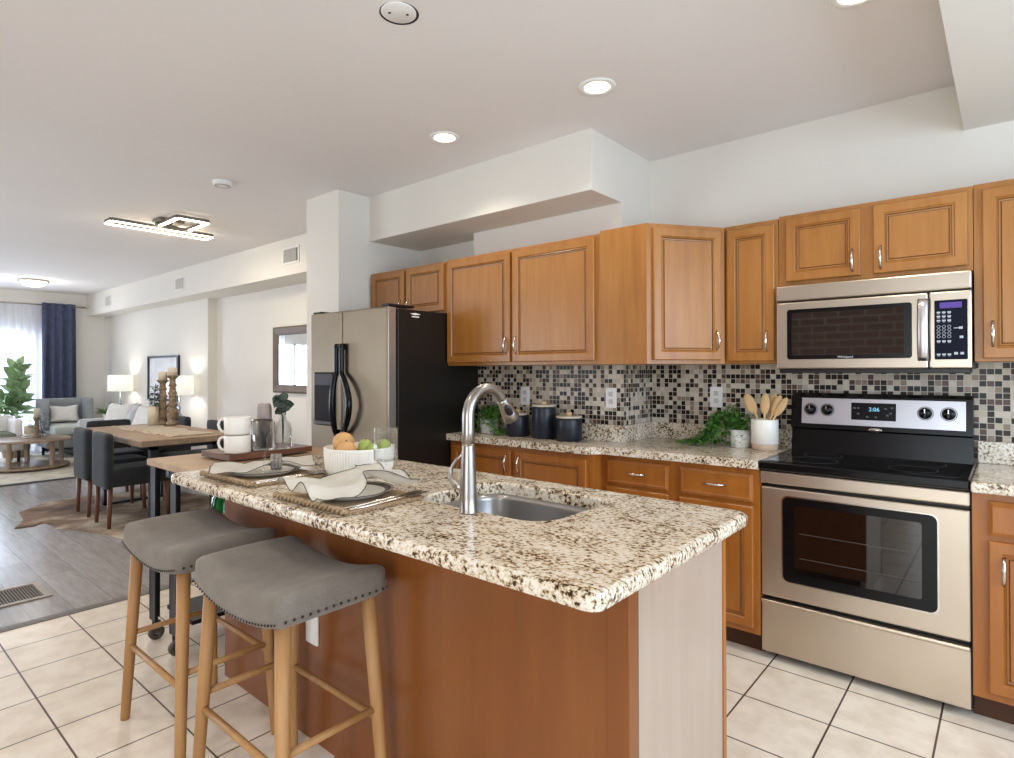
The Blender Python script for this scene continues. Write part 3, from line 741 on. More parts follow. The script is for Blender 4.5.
# faucet
t = T('faucet', 'tall brushed-nickel pull-down faucet standing at the island sink', 'faucet', (-1.235, 1.245, .914))
FX, FY = -1.222, 1.255
t.p('base', MB().lathe([(.0275, .914), (.0275, .918), (.0255, .921), (.0255, .96), (.0240, 1.02), (.0212, 1.07), (.0192, 1.108), (.0187, 1.118), (0, 1.118)], (FX, FY, 0), 28), FAUCETM)
pts = [(FX, FY, 1.10), (FX, FY, 1.15)]; R_ = .083
for i in range(17):
    a = PI-PI*.82*i/16; pts.append((FX, FY+R_+R_*math.cos(a), 1.196+R_*math.sin(a)))
t.p('spout', MB().tube(pts, [.0188-.0028*min(1, i/10) for i in range(len(pts))], 18), FAUCETM)
e = Vector(pts[-1]); dd = (Vector(pts[-1])-Vector(pts[-2])).normalized()
hd = t.p('spray_head', MB().tube([e-dd*.004, e+dd*.003, e+dd*.025, e+dd*.05, e+dd*.072, e+dd*.076], [.0165, .0175, .020, .0245, .0285, .026], 18), FAUCETM)
c = e+dd*.04+Vector((.016, -.010, -.003))
t.p('spray_button', MB().sphere((0, 0, 0), .012, 1, .6, 2.2).xf(Matrix.Translation(c) @ Vector((0, 0, 1)).rotation_difference(-dd).to_matrix().to_4x4() @ Matrix.Rotation(.9, 4, 'Z')), BLACKP, hd)
t.p('lever', MB().tube([(FX-.02, FY, .985), (FX-.05, FY, .99), (FX-.075, FY, 1.01), (FX-.078, FY+.005, 1.035), (FX-.06, FY+.01, 1.062), (FX-.03, FY+.012, 1.085)], [.016, .014, .008, .006, .0055, .005], 12), FAUCETM)

# ------------------------------------------------------------------ bar stools
t = T('bar_stool', 'backless bar stool with grey saddle seat, second from camera beside the rolling cart', 'stool', (-2.33, .94, 0), 'saddle bar stools at the island', local=True)
SZ = .735; hx, hy, hz = .262, .178, .045
def saddle(p):
    q = p.copy(); q.z += .040*(p.x/hx)**2-.012-.006*(p.y/hy)**2*(1 if p.z > 0 else 0); return q
t.p('seat', MB().rbox((0, 0, SZ-hz), (hx, hy, hz+.005), .028, 20, 12, 6, saddle), STOOLF)
nh = MB()
def bot(x): return SZ-hz*2+.008+.040*(x/hx)**2-.012
for i in range(31):
    x = -hx+.012+(2*hx-.024)*i/30
    for y in (-hy-.0005, hy+.0005): nh.sphere((x, y, bot(x)+.006), .0038, 1, .6, 1, 8)
for i in range(1, 15):
    y = -hy+2*hy*i/15
    for x in (-hx-.0005, hx+.0005): nh.sphere((x, y, bot(hx)+.006), .0044, .6, 1, 1, 8)
t.p('nailhead_trim', nh, plain('nailhead', '#3E3A38', .3, metal=.8))
LT = [(sx*.215, sy*.135) for sx in (-1, 1) for sy in (-1, 1)]; LB = [(sx*.262, sy*.165) for sx in (-1, 1) for sy in (-1, 1)]
def lp(k, z): q = z/.68; return Vector((LB[k][0]+(LT[k][0]-LB[k][0])*q, LB[k][1]+(LT[k][1]-LB[k][1])*q, z))
for k in range(4): t.p('leg', MB().tube([lp(k, 0), lp(k, .02), lp(k, .3), lp(k, .68)], [.015, .0165, .019, .022], 14), OAKL)
for k, l, z in ((0, 1, .33), (2, 3, .33), (0, 2, .285), (1, 3, .30)):
    t.p('stretcher', MB().tube([lp(k, z), lp(l, z)], .0105, 10), OAKL)
stool = t.o
dup(stool, (-1.682, .94, 0), 0, 'backless bar stool with grey saddle seat, nearest the camera')

# ------------------------------------------------------------------ rolling cart
t = T('rolling_cart', 'rolling cart with wood top and dark metal legs at the island end', 'cart', (-3.13, 1.48, 0))
t.p('top', MB().box(-3.30, -2.645, 1.08, 1.87, .864, .895, .004), CARTW)
ap = MB().box(-3.26, -2.99, 1.15, 1.165, .80, .864).box(-3.26, -2.99, 1.82, 1.835, .80, .864).box(-3.26, -3.245, 1.15, 1.83, .80, .864).box(-3.005, -2.99, 1.15, 1.83, .80, .864)
t.p('apron', ap, GREYMET)
for x in (-3.275, -3.02):
    for y in (1.085, 1.80):
        lgm = MB().box(x, x+.075, y, y+.012, .10, .864).box(x, x+.012, y, y+.045, .10, .864)
        l = t.p('leg', lgm, IRON)
        wl = MB().lathe([(.012, -.012), (.032, -.012), (.036, -.008), (.036, .008), (.032, .012), (.012, .012)], (0, 0, 0), 20)
        wl.xf(Matrix.Translation((x+.035, y+.02, .037)) @ Matrix.Rotation(PI/2, 4, 'Z') @ Matrix.Rotation(PI/2, 4, 'X'))
        cs_ = t.p('caster', wl.box(x+.018, x+.021, y+.006, y+.034, .037, .1).box(x+.049, x+.052, y+.006, y+.034, .037, .1), plain('caster_rubber', '#4A443E', .5), l)
t.p('shelf', MB().box(-3.26, -2.95, 1.16, 1.82, .13, .15, .003), IRON)
t.p('upper_shelf', MB().box(-3.26, -2.95, 1.16, 1.82, .48, .50, .003), IRON)
jug = [(.0, .502), (.07, .502), (.085, .52), (.09, .60), (.08, .68), (.05, .73), (.022, .75), (.02, .79), (.025, .795), (0, .795)]
one('glass_jug', MB().lathe(jug, (-3.10, 1.40, 0)), GREENG, 'green glass jug on the cart shelf under the island overhang', 'jug', loc=(-3.10, 1.40, .502))
one('glass_jug', MB().lathe([(r*.75, z if z < .6 else .5+(z-.5)*.8) for r, z in jug], (-3.10, 1.60, 0)), GREENG, 'smaller green glass jug behind the other on the cart shelf', 'jug', loc=(-3.10, 1.60, .502))

# ------------------------------------------------------------------ things on the cart
CT = .8955
bpts = [(-3.04, 1.255), (-2.735, 1.27), (-2.725, 1.45), (-2.74, 1.72), (-2.75, 1.79), (-3.02, 1.77), (-3.035, 1.6), (-3.05, 1.42)]
bpts = [(-2.985+(x+2.89)*.93, 1.50+(y-1.52)*.86) for x, y in bpts]
t = T('serving_board', 'dark wooden serving board lying on the cart top', 'board', (-3.0, 1.5, CT))
t.p('board', MB().prism(bpts, CT+.008, CT+.036), BOARDW)
t.p('foot', MB().box(-3.12, -2.9, 1.32, 1.34, CT, CT+.008).box(-3.12, -2.9, 1.68, 1.70, CT, CT+.008), BOARDW)
BT = CT+.0365
def mug(z, lab):
    t = T('mug', lab, 'mug', (-2.885, 1.345, z), 'white stacked mugs')
    x, y = -2.885, 1.345
    t.p('body', MB().lathe([(0, z+.004), (.052, z+.004), (.056, z+.001), (.060, z+.012), (.0615, z+.086), (.060, z+.089), (.057, z+.086), (.055, z+.016), (0, z+.014)], (x, y, 0), 32), CREAMW)
    hp = [(x-.058*.55, y-.058*.83, z+.075)]
    dx, dy = -.66, -.75
    t.p('handle', MB().tube([(x+dx*r, y+dy*r, z+h) for r, h in ((.056, .074), (.072, .079), (.084, .070), (.089, .050), (.083, .030), (.072, .018), (.056, .018))], .0065, 10), CREAMW)
mug(BT, 'white ceramic mug, lower of the stack on the serving board'); mug(BT+.089, 'white ceramic mug, upper of the stack on the serving board')
x, y = -2.90, 1.475
t = T('canister', 'smoked glass canister behind the wine glass on the serving board', 'canister', (x, y, BT))
t.p('body', MB().lathe([(0, BT), (.05, BT), (.053, BT+.006), (.053, BT+.15), (.05, BT+.155), (.047, BT+.15), (.047, BT+.01), (0, BT+.008)], (x, y, 0), 28), SMOKE)
t.p('contents', MB().lathe([(0, BT+.0095), (.045, BT+.0095), (.045, BT+.055), (0, BT+.058)], (x, y, 0), 24), plain('coffee_beans', '#221712', .6, var=.4, scale=120, bmp=.6))
x, y = -2.98, 1.53
t = T('bottle', 'pink-grey stoneware bottle standing behind the smoked canister', 'bottle', (x, y, BT))
t.p('body', MB().lathe([(0, BT), (.035, BT), (.037, BT+.01), (.037, BT+.205), (.034, BT+.22), (.03, BT+.23), (.028, BT+.231), (0, BT+.229)], (x, y, 0), 24), plain('pink_stoneware', '#A89890', .5))
x, y = -2.872, 1.575
t = T('bud_vase', 'clear glass bottle vase holding a eucalyptus sprig', 'vase', (x, y, BT))
t.p('body', MB().lathe([(0, BT), (.04, BT), (.043, BT+.006), (.043, BT+.105), (.036, BT+.13), (.017, BT+.15), (.015, BT+.185), (.018, BT+.19), (.014, BT+.188), (.013, BT+.15), (.038, BT+.10), (.038, BT+.01), (0, BT+.008)], (x, y, 0), 28), GLASS)
sp = MB(); st = MB()
random.seed(3)
for (dx, dy, h) in ((-.02, -.02, .25), (.005, .0, .27), (-.035, .0, .225), (.025, .02, .235)):
    st.tube([(x, y, BT+.02), (x+dx*.2, y+dy*.2, BT+.17), (x+dx, y+dy, BT+h)], .0018, 6)
    for i in range(5):
        q = .5+.5*i/4; px, py, pz = x+dx*q, y+dy*q, BT+.17+(h-.17)*q
        for k in range(2):
            a = random.random()*6.28; dsk = MB().sphere((0, 0, 0), .021, 1, 1, .12, 12)
            tilt = Matrix.Rotation(a, 4, 'Z') @ Matrix.Rotation(random.uniform(.5, 1.5), 4, 'Y')
            sp._j(dsk.xf(Matrix.Translation((px+.016*math.cos(a), py+.016*math.sin(a), pz+random.uniform(-.01, .01))) @ tilt))
s = one('eucalyptus_sprig', sp, EUCA, 'dark eucalyptus sprig standing in the clear vase', 'sprig', loc=(x, y, BT+.02)); 
so = link('stem', st, EUCA, s, s.location)

# ------------------------------------------------------------------ island place settings
ZI = .9145
def setting(cx, cy, rot, lab):
    Mx = Matrix.Translation((cx, cy, ZI)) @ Matrix.Rotation(rot, 4, 'Z')
    pm = MB().prism(rr2(-.195, .195, -.155, .155, .03), 0, .009).xf(Mx)
    fr = MB()
    for i in range(30):
        yy = -.14+.28*i/29
        for sx in (-1, 1): fr.tube([Mx @ Vector((sx*.19, yy, .005)), Mx @ Vector((sx*(.198+.010*random.random()), yy+.006*random.uniform(-1, 1), .004))], .003, 5)
    # braided front edge
    for k in range(2):
        fr.tube([Mx @ Vector((-.195+.39*i/40, -.158+.006*math.sin(i*1.4+k*PI), .0135+.007*math.cos(i*1.4+k*PI))) for i in range(41)], .006, 6)
    o = one('placemat', pm, JUTE, 'woven jute placemat '+lab, 'placemat', 'placemats on the island'); link('braided_edge', fr, JUTE, o, o.location)
    pl = MB().lathe([(0, .0), (.09, .0), (.118, .012), (.138, .019), (.139, .022), (.136, .022), (.115, .016), (.088, .006), (0, .005)], (0, 0, .0095), 40).xf(Mx)
    o = one('plate', pl, CREAMW, 'cream plate with a dark rim '+lab, 'plate', 'plates on the island')
    link('rim', MB().lathe([(.112, .0125), (.1395, .0195), (.1400, .0228), (.112, .0162)], (0, 0, .0095), 40).xf(Mx), DARKRIM, o, o.location)
    return Mx
def napkin(Mx, base, lab, seed, flat):
    random.seed(seed); b = bmesh.new(); nx, ny = 26, 16; L, W = (.38, .24) if flat else (.36, .30)
    G = []
    for i in range(nx+1):
        row = []
        for j in range(ny+1):
            u = i/nx*2-1; v = j/ny*2-1
            pinch = 1-.80*math.exp(-((u-.25)/.22)**2)
            amp = .045*(1-.62*flat)
            z = base+.010+amp*math.exp(-((u-.25)/.3)**2)+amp*.9*(math.sin(v*6+u*3)*.5+.5)*pinch*(.4+.6*abs(u))+.004*math.sin(u*11+v*4)
            row.append(b.verts.new((u*L/2, v*W/2*pinch+.02*math.sin(u*3), z)))
        G.append(row)
    for i in range(nx):
        for j in range(ny): b.faces.new((G[i][j], G[i+1][j], G[i+1][j+1], G[i][j+1]))
    edge = [G[i][0].co.copy() for i in range(nx+1)]+[G[nx][j].co.copy() for j in range(ny+1)]+[G[nx-i][ny].co.copy() for i in range(nx+1)]+[G[0][ny-j].co.copy() for j in range(ny+1)]
    ex = bmesh.ops.solidify(b, geom=list(b.faces), thickness=.002)
    mb = MB().bm(b, True).xf(Mx)
    o = one('napkin', mb, NAPK, lab, 'napkin', 'napkins on the island')
    ed = [Mx @ (p+Vector((0, 0, .0015))) for p in edge]; ed = [p for i, p in enumerate(ed) if i == 0 or (p-ed[i-1]).length > 1e-5][:-1]
    link('black_stitching', MB().tube(ed, .0011, 5, closed=True), BLACKTH, o, o.location)
    if not flat: return
    rg = MB()
    for k in range(3):
        rg.tube([Vector((.045+.014*(k-1), .026*math.cos(a), base+.024+.026*math.sin(a))) for a in [2*PI*i/20 for i in range(20)]], .008, 8, closed=True)
    link('napkin_ring', rg.xf(Mx), plain('speckled_ring', '#8A8078', .6, var=.8, scale=220), o, o.location)['label'] = 'speckled napkin ring'
def cutlery(Mx, dx, lab, w, rot=0):
    mb = MB(); z = .011
    pts = [(dx, -.13, z), (dx, -.02, z+.001), (dx+.002, .05, z+.003), (dx+.003, .10, z+.004)]
    mb.tube(pts, [.0045, .0045, .004, .0035], 8)
    mb.add([(dx-.010, .10, z+.003), (dx+.014, .10, z+.003), (dx+.015, .16, z+.006), (dx+.003, .185, z+.006), (dx-.009, .16, z+.006), (dx-.010, .10, z+.005), (dx+.014, .10, z+.005), (dx+.015, .16, z+.008), (dx+.003, .185, z+.008), (dx-.009, .16, z+.008)],
           [(4, 3, 2, 1, 0), (5, 6, 7, 8, 9)]+[(i, (i+1) % 5, 5+(i+1) % 5, 5+i) for i in range(5)])
    one(w, mb.xf(Mx), NICKEL, lab, 'cutlery', 'cutlery beside the plates')
M1 = setting(-2.27, 1.165, .03, 'farther from the camera, near the cart'); napkin(M1 @ Matrix.Rotation(1.05, 4, 'Z'), .030, 'cream napkin with black stitching in a speckled ring, farther place setting', 2, 1)
M2 = setting(-1.655, 1.145, .02, 'nearer the camera, before the fruit bowl'); napkin(M2 @ Matrix.Translation((.0, -.005, 0)) @ Matrix.Rotation(1.42, 4, 'Z'), .030, 'crumpled cream napkin with black stitching, nearer place setting', 5, 0)
cutlery(M1, .155, 'silver knife on the farther placemat, nearest its plate', 'knife'); cutlery(M1, .180, 'silver spoon on the farther placemat, at its outer edge', 'spoon')
cutlery(M2, .150, 'silver knife on the nearer placemat, nearest its plate', 'knife'); cutlery(M2, .176, 'silver spoon on the nearer placemat, at its outer edge', 'spoon')
def wineglass(x, y, lab):
    t = T('wine_glass', lab, 'glass', (x, y, ZI), 'wine glasses on the island')
    z = ZI
    t.p('bowl', MB().lathe([(.004, z+.118), (.036, z+.121), (.0395, z+.127), (.0395, z+.228), (.0385, z+.228), (.0383, z+.129), (.035, z+.124), (0, z+.122)], (x, y, 0), 32), GLASS)
    t.p('stem', MB().lathe([(0, z), (.036, z), (.036, z+.002), (.010, z+.005), (.0038, z+.012), (.0035, z+.114), (.006, z+.118), (0, z+.118)], (x, y, 0), 24), GLASS)
wineglass(-2.145, 1.10, 'tall clear wine glass standing in front of the mugs'); wineglass(-1.582, 1.232, 'clear wine glass standing beside the fruit bowl')
# fruit bowl
bx, by = -2.02, 1.44; z = ZI
t = T('fruit_bowl', 'large white ribbed bowl of fruit on the island', 'bowl', (bx, by, z))
b = bmesh.new(); prof = [(.0, 0), (.108, 0), (.124, .006), (.133, .03), (.1385, .105), (.1395, .112), (.133, .113), (.127, .04), (.112, .015), (0, .012)]
mb = MB().lathe(prof, (bx, by, z), 96)
t.p('body', mb, CREAMW)
rb = MB()
for k in range(72):
    a = 2*PI*k/72
    rb.tube([(bx+r*math.cos(a), by+r*math.sin(a), z+h) for r, h in ((.1255, .010), (.133, .03), (.1385, .102))], .0022, 5)
t.p('ribbing', rb, CREAMW)
fruit = [('orange', ORANGE, -.045, -.045, .128, .044, 'orange resting highest at the left of the fruit bowl'), ('orange', ORANGE, .012, -.07, .102, .040, 'orange low at the front rim of the fruit bowl'),
         ('orange', ORANGE, .0, .03, .085, .040, 'orange in the middle of the fruit bowl, mostly hidden'), ('lime', LIME, .048, -.005, .116, .030, 'bright green lime in the middle of the fruit bowl'),
         ('lime', LIME, .086, .002, .108, .026, 'green lime touching the right rim of the bowl, seen left of the glass'), ('lime', LIME, .075, .062, .112, .032, 'green lime at the far right, seen through the wine glass'),
         ('pear', PEAR, -.088, -.03, .092, .030, 'pale yellow pear at the left rim of the fruit bowl'), ('pear', PEAR, -.05, .07, .088, .036, 'pale yellow pear at the back of the fruit bowl')]
for nm, mt, dx, dy, dz, r, lab in fruit:
    p = (bx+dx, by+dy, z+dz); mb = MB().sphere(p, r, 1, 1, .95 if nm != 'pear' else 1.1, 20)
    o = one(nm, mb, mt, lab, 'fruit', 'fruit in the white bowl', loc=(p[0], p[1], p[2]-r*.9))
    link('stem_end', MB().lathe([(.004, 0), (.003, .005), (0, .006)], (p[0], p[1], p[2]+r*(.94 if nm != 'pear' else 1.08)), 8), BARK, o, o.location)

# ------------------------------------------------------------------ things on the back worktop
ZC = .9145
def canister(x, y, r, h, lab):
    t = T('canister', lab, 'canister', (x, y, ZC), 'dark canisters on the worktop')
    t.p('body', MB().lathe([(0, 0), (r-.004, 0), (r, .005), (r, h-.012), (r-.003, h-.004), (r-.006, h), (0, h)], (x, y, ZC), 36), NAVY)
    l = t.p('lid', MB().lathe([(0, h), (r-.001, h), (r+.001, h+.004), (r+.001, h+.009), (r-.003, h+.012), (0, h+.012)], (x, y, ZC), 36), plain('lid_cream', '#D9CBB4', .5))
    t.p('knob', MB().lathe([(.014, h+.012), (.018, h+.018), (.018, h+.03), (.014, h+.034), (0, h+.034)], (x, y, ZC), 20), SPOONW, l)
canister(-2.405, 2.925, .072, .135, 'dark navy canister with wooden lid, short, next to the potted fern'); canister(-2.20, 2.93, .074, .195, 'tallest dark navy canister, in the middle of the three')
canister(-2.008, 2.925, .077, .135, 'short dark navy canister, right of the tallest one')
def pot(x, y, r, h, lab, cat, nm, spread, trail, seed, mat=POTP):
    t = T(nm, lab, cat, (x, y, ZC))
    t.p('pot', MB().lathe([(0, 0), (r*.86, 0), (r*.9, .004), (r, h*.6), (r, h), (r*.92, h), (r*.9, h*.85), (0, h*.85)], (x, y, ZC), 28), mat)
    t.p('soil', MB().lathe([(0, h*.86), (r*.89, h*.86), (0, h*.9)], (x, y, ZC), 20), SOIL)
    random.seed(seed); lf = MB(); stm = MB()
    for (ax, ay, L, hh, n) in trail:
        pts = []
        for i in range(n):
            q = i/(n-1); zz = max(.012, h*.95+hh*math.sin(PI*min(1, q*1.2))*(1-q*.5)-(h*.95)*max(0, q-.4)*(1.75 if L > .105 else .5))
            pts.append(Vector((x+ax*L*q+.02*math.sin(q*9+ax*5), min(y+ay*L*q+.015*math.sin(q*7), YF+.33 if x > XC else YF-.045), ZC+zz)))
        stm.tube(pts, .0016, 5)
        for p in pts[1:]:
            for k in range(4):
                a = random.random()*6.28; lf.leaf(p+Vector((random.uniform(-.012, .012), random.uniform(-.012, .006), random.uniform(-.004, .014))), (math.cos(a), math.sin(a)*.7-.2, random.uniform(-.2, .6)), random.uniform(.018, .034), random.uniform(.012, .022), .3)
    for v in lf.v: v.z = max(v.z, ZC+.002)
    t.p('foliage', lf, LEAF); t.p('stems', stm, LEAF)
tr = [(math.cos(a), math.sin(a)*.8, (.10 if math.sin(a) > -.3 else .055)+.04*random.random(), .06+.06*random.random(), 8) for a in [i*.45-.2 for i in range(14)]]
tr += [(1, -.35, .13, .03, 12), (1, -.5, .15, .04, 12), (.95, -.6, .15, .03, 12), (-1, -.1, .10, .06, 9), (-1, -.2, .12, .08, 9), (-1, .1, .13, .10, 9)]
pot(-2.66, 2.935, .062, .095, 'leafy green trailing plant in white patterned pot beside the fridge', 'plant', 'potted_fern', .1, tr, 4)
random.seed(9)
tr = [(-1, -.15+.03*i, .22+.03*(i % 3), .05+.02*(i % 4), 20) for i in range(-4, 7)]+[(-.9, -.4, .26, .03, 18), (-.8, -.5, .22, .02, 16), (-1, -.3, .31, .02, 24), (-1, -.42, .29, .02, 22)]
tr += [(math.cos(a), math.sin(a)*.6, .06+.03*random.random(), .05+.05*random.random(), 8) for a in [i*.6 for i in range(10)]]+[(-.9, .1, .16, .14, 14), (-.7, 0, .15, .16, 14), (-.5, -.2, .13, .13, 12), (-1, -.1, .2, .12, 15)]
pot(-1.118, 3.27, .056, .095, 'ivy in a small patterned pot trailing over the worktop left of the utensil crock', 'plant', 'potted_ivy', .1, tr, 6)
ux, uy = -.982, 3.235
t = T('utensil_crock', 'white ceramic utensil crock with clay base left of the stove', 'crock', (ux, uy, ZC))
t.p('body', MB().lathe([(.062, .032), (.066, .034), (.067, .157), (.064, .161), (.060, .157), (.058, .02), (0, .018)], (ux, uy, ZC), 36), CREAMW)
t.p('base_band', MB().lathe([(0, 0), (.058, 0), (.062, .004), (.066, .034), (.0, .033)], (ux, uy, ZC), 36), BISQUE)
for i, (lx, ly, h, wd, nm, lab) in enumerate(((-.095, .0, .285, .030, 'spatula', 'wide wooden spatula leaning left in the white crock'), (.010, -.01, .288, .024, 'wooden_spoon', 'wooden spoon leaning slightly right, left of the clustered spoons'),
        (.045, .01, .288, .024, 'wooden_spoon', 'wooden spoon in the middle of the clustered spoons'), (.078, .0, .280, .022, 'wooden_spoon', 'wooden spoon second from the right in the crock'), (.112, -.005, .272, .020, 'wooden_spoon', 'wooden spoon leaning farthest right in the crock'))):
    p0 = Vector((ux-lx*.35, uy+ly, ZC+.022)); p1 = Vector((ux+lx, uy+ly*2, ZC+h)); d = (p1-p0).normalized()
    mb = MB().tube([p0, p0+(p1-p0)*.68], .0055, 8)
    q = Vector((0, 0, 1)).rotation_difference(d).to_matrix().to_4x4()
    hd = MB().sphere((0, 0, 0), .058, wd/.058, .12, 1, 16).xf(Matrix.Translation(p0+(p1-p0)*.82) @ q)
    mb._j(hd); one(nm, mb, SPOONW, lab, 'utensil', 'wooden utensils in the crock', loc=p0)
def outlet(x, y, z, lab):
    t = T('wall_outlet', lab, 'outlet', (x, y, z), 'outlets on the splashback')
    t.p('plate', MB().box(x-.037, x+.037, y-.006, y, z-.06, z+.06, .003), WHITE)
    sk = MB()
    for dz in (-.022, .022):
        sk.box(x-.014, x+.014, y-.0075, y-.005, z+dz-.014, z+dz+.014, .002)
        sk.box(x-.006, x-.004, y-.008, y-.006, z+dz-.005, z+dz+.005); sk.box(x+.004, x+.006, y-.008, y-.006, z+dz-.005, z+dz+.005)
    t.p('socket', sk, plain('socket_grey', '#C9C7C2', .5))
outlet(-2.445, YF-.006, 1.165, 'white wall outlet above the short canister near the fridge'); outlet(-1.795, YF-.006, 1.17, 'white wall outlet on mosaic right of the canisters'); outlet(-1.305, YW-.006, 1.175, 'white wall outlet on mosaic above the trailing ivy')

# ------------------------------------------------------------------ ceiling and wall fittings
def downlight(x, y, lab, zc=CE):
    t = T('recessed_downlight', lab, 'ceiling light', (x, y, zc-.01), 'recessed downlights')
    t.p('trim_ring', MB().lathe([(.058, 0), (.060, -.006), (.082, -.008), (.086, -.002), (.086, 0)], (x, y, zc), 36), WHITE)
    t.p('lens', MB().lathe([(0, -.003), (.058, -.003), (.058, -.001), (0, -.001)], (x, y, zc), 32), LENS)
    l = bpy.data.lights.new('downlight_lamp', 'SPOT'); l.energy = 34; l.color = (1, .91, .78); l.spot_size = 2.3; l.spot_blend = .6; l.shadow_soft_size = .06
    o = bpy.data.objects.new('downlight_lamp', l); C.objects.link(o); o.parent = t.o; o.location = (0, 0, -.012)
downlight(-1.45, 2.35, 'recessed ceiling downlight, the larger lit one nearer the stove'); downlight(-2.42, 2.30, 'recessed ceiling downlight above the soffit edge, nearer the fridge')
downlight(-.40, 2.355, 'recessed ceiling downlight at the top edge of the photo'); downlight(-1.0, -.7, 'added fill downlight above the island, behind the camera view'); downlight(-1.75, .45, 'added fill downlight above the bar stools, above the camera view'); downlight(-3.3, -.3, 'added fill downlight near the tile edge, left of the camera view'); downlight(-2.6, -.9, 'added fill downlight above the bar stools, out of view')  # the four downlights out of view are added to brighten floor and worktop
t = T('ceiling_cover_plate', 'round white cover plate on the ceiling at the top of the photo', 'cover plate', (-1.70, 1.385, CE-.006))
t.p('plate', MB().lathe([(0, -.006), (.060, -.006), (.064, -.003), (.064, -.0005)], (-1.70, 1.385, CE), 36), WHITE)
t.p('screw', MB().lathe([(.005, -.0065), (.005, -.008), (0, -.008)], (-1.72, 1.36, CE), 10).lathe([(.005, -.0065), (.005, -.008), (0, -.008)], (-1.68, 1.41, CE), 10), BLACKP)
t.p('gap_rim', MB().lathe([(.063, -.0004), (.072, -.0012), (.072, -.0004)], (-1.705, 1.392, CE), 36), BLACKP)
t = T('smoke_detector', 'small white smoke detector on the ceiling', 'smoke detector', (-4.15, 1.83, CE-.04))
t.p('base', MB().lathe([(.066, 0), (.066, -.012), (.058, -.03), (.03, -.036), (0, -.036)], (-4.15, 1.83, CE), 30), WHITE)
t.p('vent_ring', MB().lathe([(.050, -.0325), (.052, -.035), (.044, -.037), (.042, -.0345)], (-4.15, 1.83, CE), 30), plain('grey_vent', '#A8A5A0', .6))
# linear LED fitting
t = T('led_ceiling_light', 'modern LED ceiling light of overlapping rectangular bars', 'ceiling light', (-5.5, 2.0, CE))
def bar(p, q, wd=.028, h=.04):
    p = Vector(p); q = Vector(q); d = (q-p).normalized(); s = Vector((-d.y, d.x, 0))*wd/2; a = []; zt = .0
    return [p-s, p+s, q+s, q-s]
def frame2(P, z0, z1, wd):
    mb = MB()
    for i in range(len(P)):
        a, b_ = P[i], P[(i+1) % len(P)]; poly = [(v.x, v.y) for v in bar((*a, 0), (*b_, 0), wd)]
        mb.prism(poly, z0, z1)
    return mb
A = [(-5.76, 1.58), (-5.62, 1.58), (-5.62, 2.38), (-5.76, 2.38)]; B_ = [(-5.68, 1.94), (-5.22, 1.94), (-5.22, 2.18), (-5.68, 2.18)]
bd1 = t.p('long_frame', frame2(A, 2.575, 2.60, .03), GREYMET); bd2 = t.p('short_frame', frame2(B_, 2.60, 2.625, .03), GREYMET)
t.p('led_diffuser', frame2(A, 2.567, 2.575, .028), LED, bd1); t.p('led_diffuser', frame2(B_, 2.592, 2.60, .028), LED, bd2)
t.p('canopy', MB().box(-5.68, -5.5, 1.9, 2.1, 2.625, CE-.001, .004).box(-5.70, -5.62, 1.96, 2.04, 2.60, 2.63), GREYMET)
l = bpy.data.lights.new('led_lamp', 'AREA'); l.energy = 26; l.size = .9; l.shape = 'RECTANGLE'; l.size_y = .3; l.color = (1, .88, .7); o = bpy.data.objects.new('led_lamp', l); C.objects.link(o); o.parent = t.o; o.location = (-.15, 0, -.09)
l = bpy.data.lights.new('led_uplight', 'POINT'); l.energy = 9; l.color = (1, .85, .62); l.shadow_soft_size = .1; o = bpy.data.objects.new('led_uplight', l); C.objects.link(o); o.parent = t.o; o.location = (-.35, .1, -.15)
# dome light
t = T('dome_ceiling_light', 'frosted dome ceiling light in the living area', 'ceiling light', (-10.7, 2.04, CE))
t.p('rim', MB().lathe([(.17, 0), (.183, -.01), (.18, -.024), (.16, -.026)], (-10.7, 2.04, CE), 36), NICKEL)
t.p('diffuser', MB().lathe([(.158, -.022), (.148, -.05), (.11, -.08), (.05, -.095), (0, -.098)], (-10.7, 2.04, CE), 36), DOMEG)
l = bpy.data.lights.new('dome_lamp', 'POINT'); l.energy = 13; l.color = (1, .98, .94); l.shadow_soft_size = .15; o = bpy.data.objects.new('dome_lamp', l); C.objects.link(o); o.parent = t.o; o.location = (0, 0, -.25)
def vent(x, z, wd, lab):
    y = 3.05; t = T('air_vent', lab, 'air vent', (x, y, z), 'vents along the bulkhead')
    t.p('frame', MB().box(x-wd, x+wd, y-.010, y-.001, z-.085, z-.065, .002).box(x-wd, x+wd, y-.010, y-.001, z+.065, z+.085, .002).box(x-wd, x-wd+.02, y-.010, y-.001, z-.065, z+.065).box(x+wd-.02, x+wd, y-.010, y-.001, z-.065, z+.065), WHITE)
    n = int((2*wd-.05)/.022)
    mb = MB()
    for i in range(n): xx = x-wd+.03+i*.022; mb.box(xx-.003, xx+.003, y-.008, y-.002, z-.065, z+.065)
    t.p('louvres', mb, WHITE); t.p('duct_opening', MB().box(x-wd+.02, x+wd-.02, y-.0022, y-.0008, z-.065, z+.065), plain('duct_dark', '#6A6661', .8))
vent(-5.40, 2.475, .155, 'white air vent on the bulkhead nearest the fridge column'); vent(-8.15, 2.46, .14, 'white air vent on the bulkhead, middle one'); vent(-11.0, 2.46, .14, 'white air vent on the bulkhead nearest the far window')
t = T('floor_register', 'metal floor register in the plank floor by the tile edge', 'floor vent', (-4.51, .66, 0))
t.p('frame', MB().box(-4.69, -4.335, .885, .92, 0, .008, .002).box(-4.69, -4.335, .40, .435, 0, .008, .002).box(-4.69, -4.655, .43, .89, 0, .008, .002).box(-4.37, -4.335, .43, .89, 0, .008, .002), plain('register_frame', '#A69C90', .45, metal=.5))
mb = MB()
